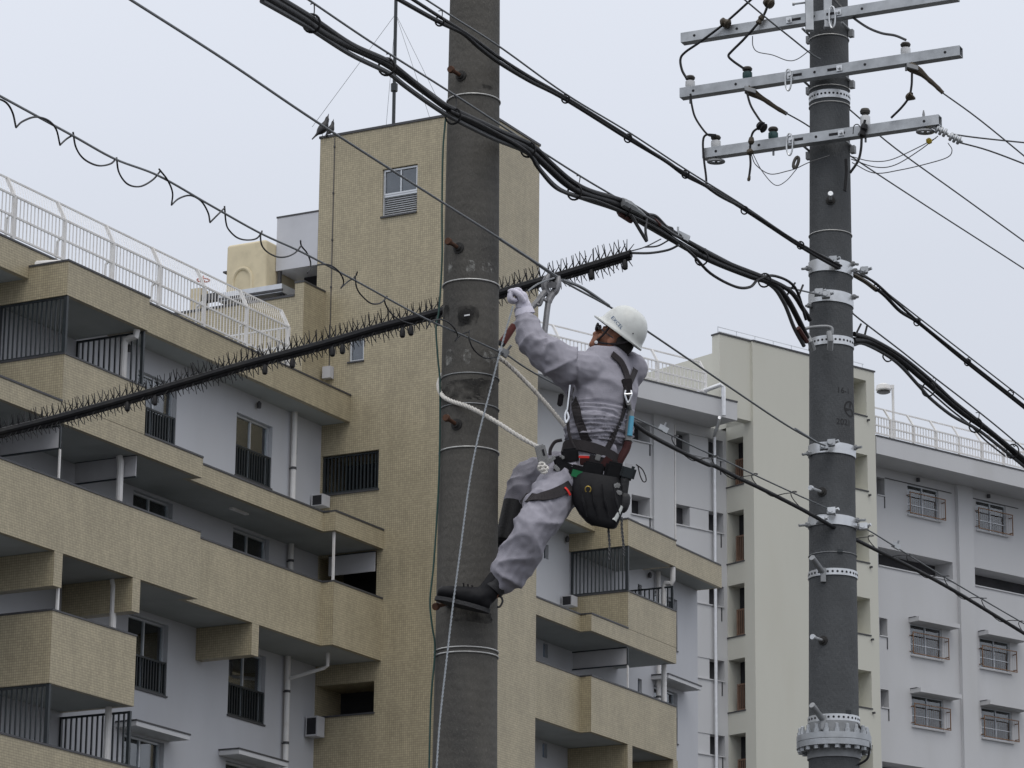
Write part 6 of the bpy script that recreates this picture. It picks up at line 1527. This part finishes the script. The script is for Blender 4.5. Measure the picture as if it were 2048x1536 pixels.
# cutter
ct = empty('cable_cutter', J(1106, 568, 19.86)); tag(ct, 'long-handled cable cutter with dark red grip held up to the wire', 'cutter')
def cpt(x, y, Y): return J(x, y, Y) - ct.location
q = MB()
for sgn, pts in ((1, ((1098, 548), (1092, 560), (1090, 575), (1098, 590))), (-1, ((1118, 552), (1116, 566), (1110, 582), (1102, 590)))):
    q.tube(spline([cpt(x, y, 19.87) for x, y in pts], 4), [.008, .012, .016, .019, .021, .022, .023, .024, .024, .023, .022, .021, .020][:13], 10)
q.build('jaw', MAT['cutter_steel'], ct)
q = MB(); q.obox(cpt(1104, 570, 19.84), RT*.026, _f*.008, UPV*.018); q.lathe([(.012, -.012), (.012, .012)], cpt(1103, 566, 19.84), axis=_f, n=10); q.build('jaw_plate', MAT['cutter_steel'], ct)
q = MB(); q.tube(spline([cpt(x, y, Y) for x, y, Y in ((1092, 582, 19.87), (1081, 595, 19.85), (1074, 604, 19.84), (1056, 622, 19.82), (1038, 642, 19.80), (1027, 652, 19.79))], 4), [.020]*5 + [.018]*16, 10); q.build('handle', MAT['cutter_steel'], ct)
q = MB(); q.tube([cpt(1028, 651, 19.79), cpt(1004, 686, 19.77)], [.021, .024], 12); q.build('grip', MAT['grip_red'], ct)
q = MB(); q.tube([cpt(1004, 686, 19.77), cpt(1001, 690, 19.768)], [.0245, .022], 12); q.build('grip_end', MAT['black_rubber'], ct)
q = MB(); q.tube(spline([cpt(x, y, Y) for x, y, Y in ((1106, 586, 19.87), (1098, 600, 19.86), (1095, 615, 19.85), (1092, 640, 19.84), (1089, 668, 19.83), (1086, 700, 19.82))], 4), [.022]*6 + [.018]*15, 10); q.build('handle', MAT['cutter_steel'], ct)
q = MB(); q.tube(spline([cpt(x, y, 19.83) for x, y in ((1072, 608), (1080, 610), (1086, 598), (1093, 602))], 4), .010, 8); q.build('stop_link', MAT['cutter_steel'], ct)
q = MB(); q.tube(spline([lp(x, y, Y, ct) for x, y, Y in ((1056, 582, 19.3), (1072, 570, 19.5), (1090, 562, 19.7), (1108, 556, 19.9))], 4), .0055, 6); o = q.build('cut_wire', MAT['steel_wire']); o.location = ct.location; tag(o, 'cut wire end bent from the cutter jaw to the gloved hand', 'wire')

# ================================================================== crows on the tower roof
mat('crow_black', (0.012, 0.012, 0.015), 0.5, var=0.3, scale=30)
def crow(a, b, z, yaw, pitch, label, s_=1.0):
    root_loc = LB.W(a, b, z)
    M_ = Matrix.Rotation(yaw, 4, 'Z') @ Matrix.Rotation(pitch, 4, 'Y')
    mb = MB(); prof = [(-.25, .020, .010), (-.18, .030, .014), (-.12, .042, .024), (-.06, .062, .058), (0, .072, .075), (.06, .068, .072), (.11, .050, .054), (.14, .040, .042), (.17, .038, .040), (.20, .032, .033), (.215, .016, .018), (.235, .010, .012), (.27, .002, .003)]
    vs = []; n_ = 14
    for x, w_, h_ in prof:
        lift = .05*max(0, x-.08)/.1
        for k in range(n_):
            a_ = 2*math.pi*k/n_; vs.append((M_ @ Vector((x*s_, w_*math.cos(a_)*s_, (h_*math.sin(a_)+lift)*s_))) + Vector((0, 0, .13*s_)))
    fs = [(i*n_+k, i*n_+(k+1) % n_, (i+1)*n_+(k+1) % n_, (i+1)*n_+k) for i in range(len(prof)-1) for k in range(n_)] + [tuple(range(n_-1, -1, -1)), tuple((len(prof)-1)*n_+k for k in range(n_))]
    mb.add(vs, fs, 0, True); o = mb.build('crow', MAT['crow_black']); o.location = root_loc; tag(o, label, 'bird', 'crows on the tower roof')
    for sg in (-1, 1):
        q = MB(); q.tube([(.0, sg*.03, .09*s_), (.01, sg*.03, 0.0)], .006, 5); q.build('leg', MAT['crow_black'], o)
        w = MB(); vs = [M_ @ Vector(p_) + Vector((0, 0, .13*s_)) for p_ in ((.09, sg*.062, .03), (.02, sg*.078, .04), (-.10, sg*.055, .03), (-.22, sg*.02, .012), (-.08, sg*.066, -.01), (.05, sg*.07, -.02))]
        w.add(vs, [(0, 1, 4, 5), (1, 2, 3, 4)], 0, True); w.build('wing', MAT['crow_black'], o)
crow(0.02, -1.17, 34.81, math.radians(20), math.radians(-50), 'larger crow perched on the corner of the tower roof with its tail hanging over', 1.6)
crow(0.05, -0.92, 34.81, math.radians(30), math.radians(-55), 'smaller crow standing just right of the corner crow on the tower roof', 1.15)
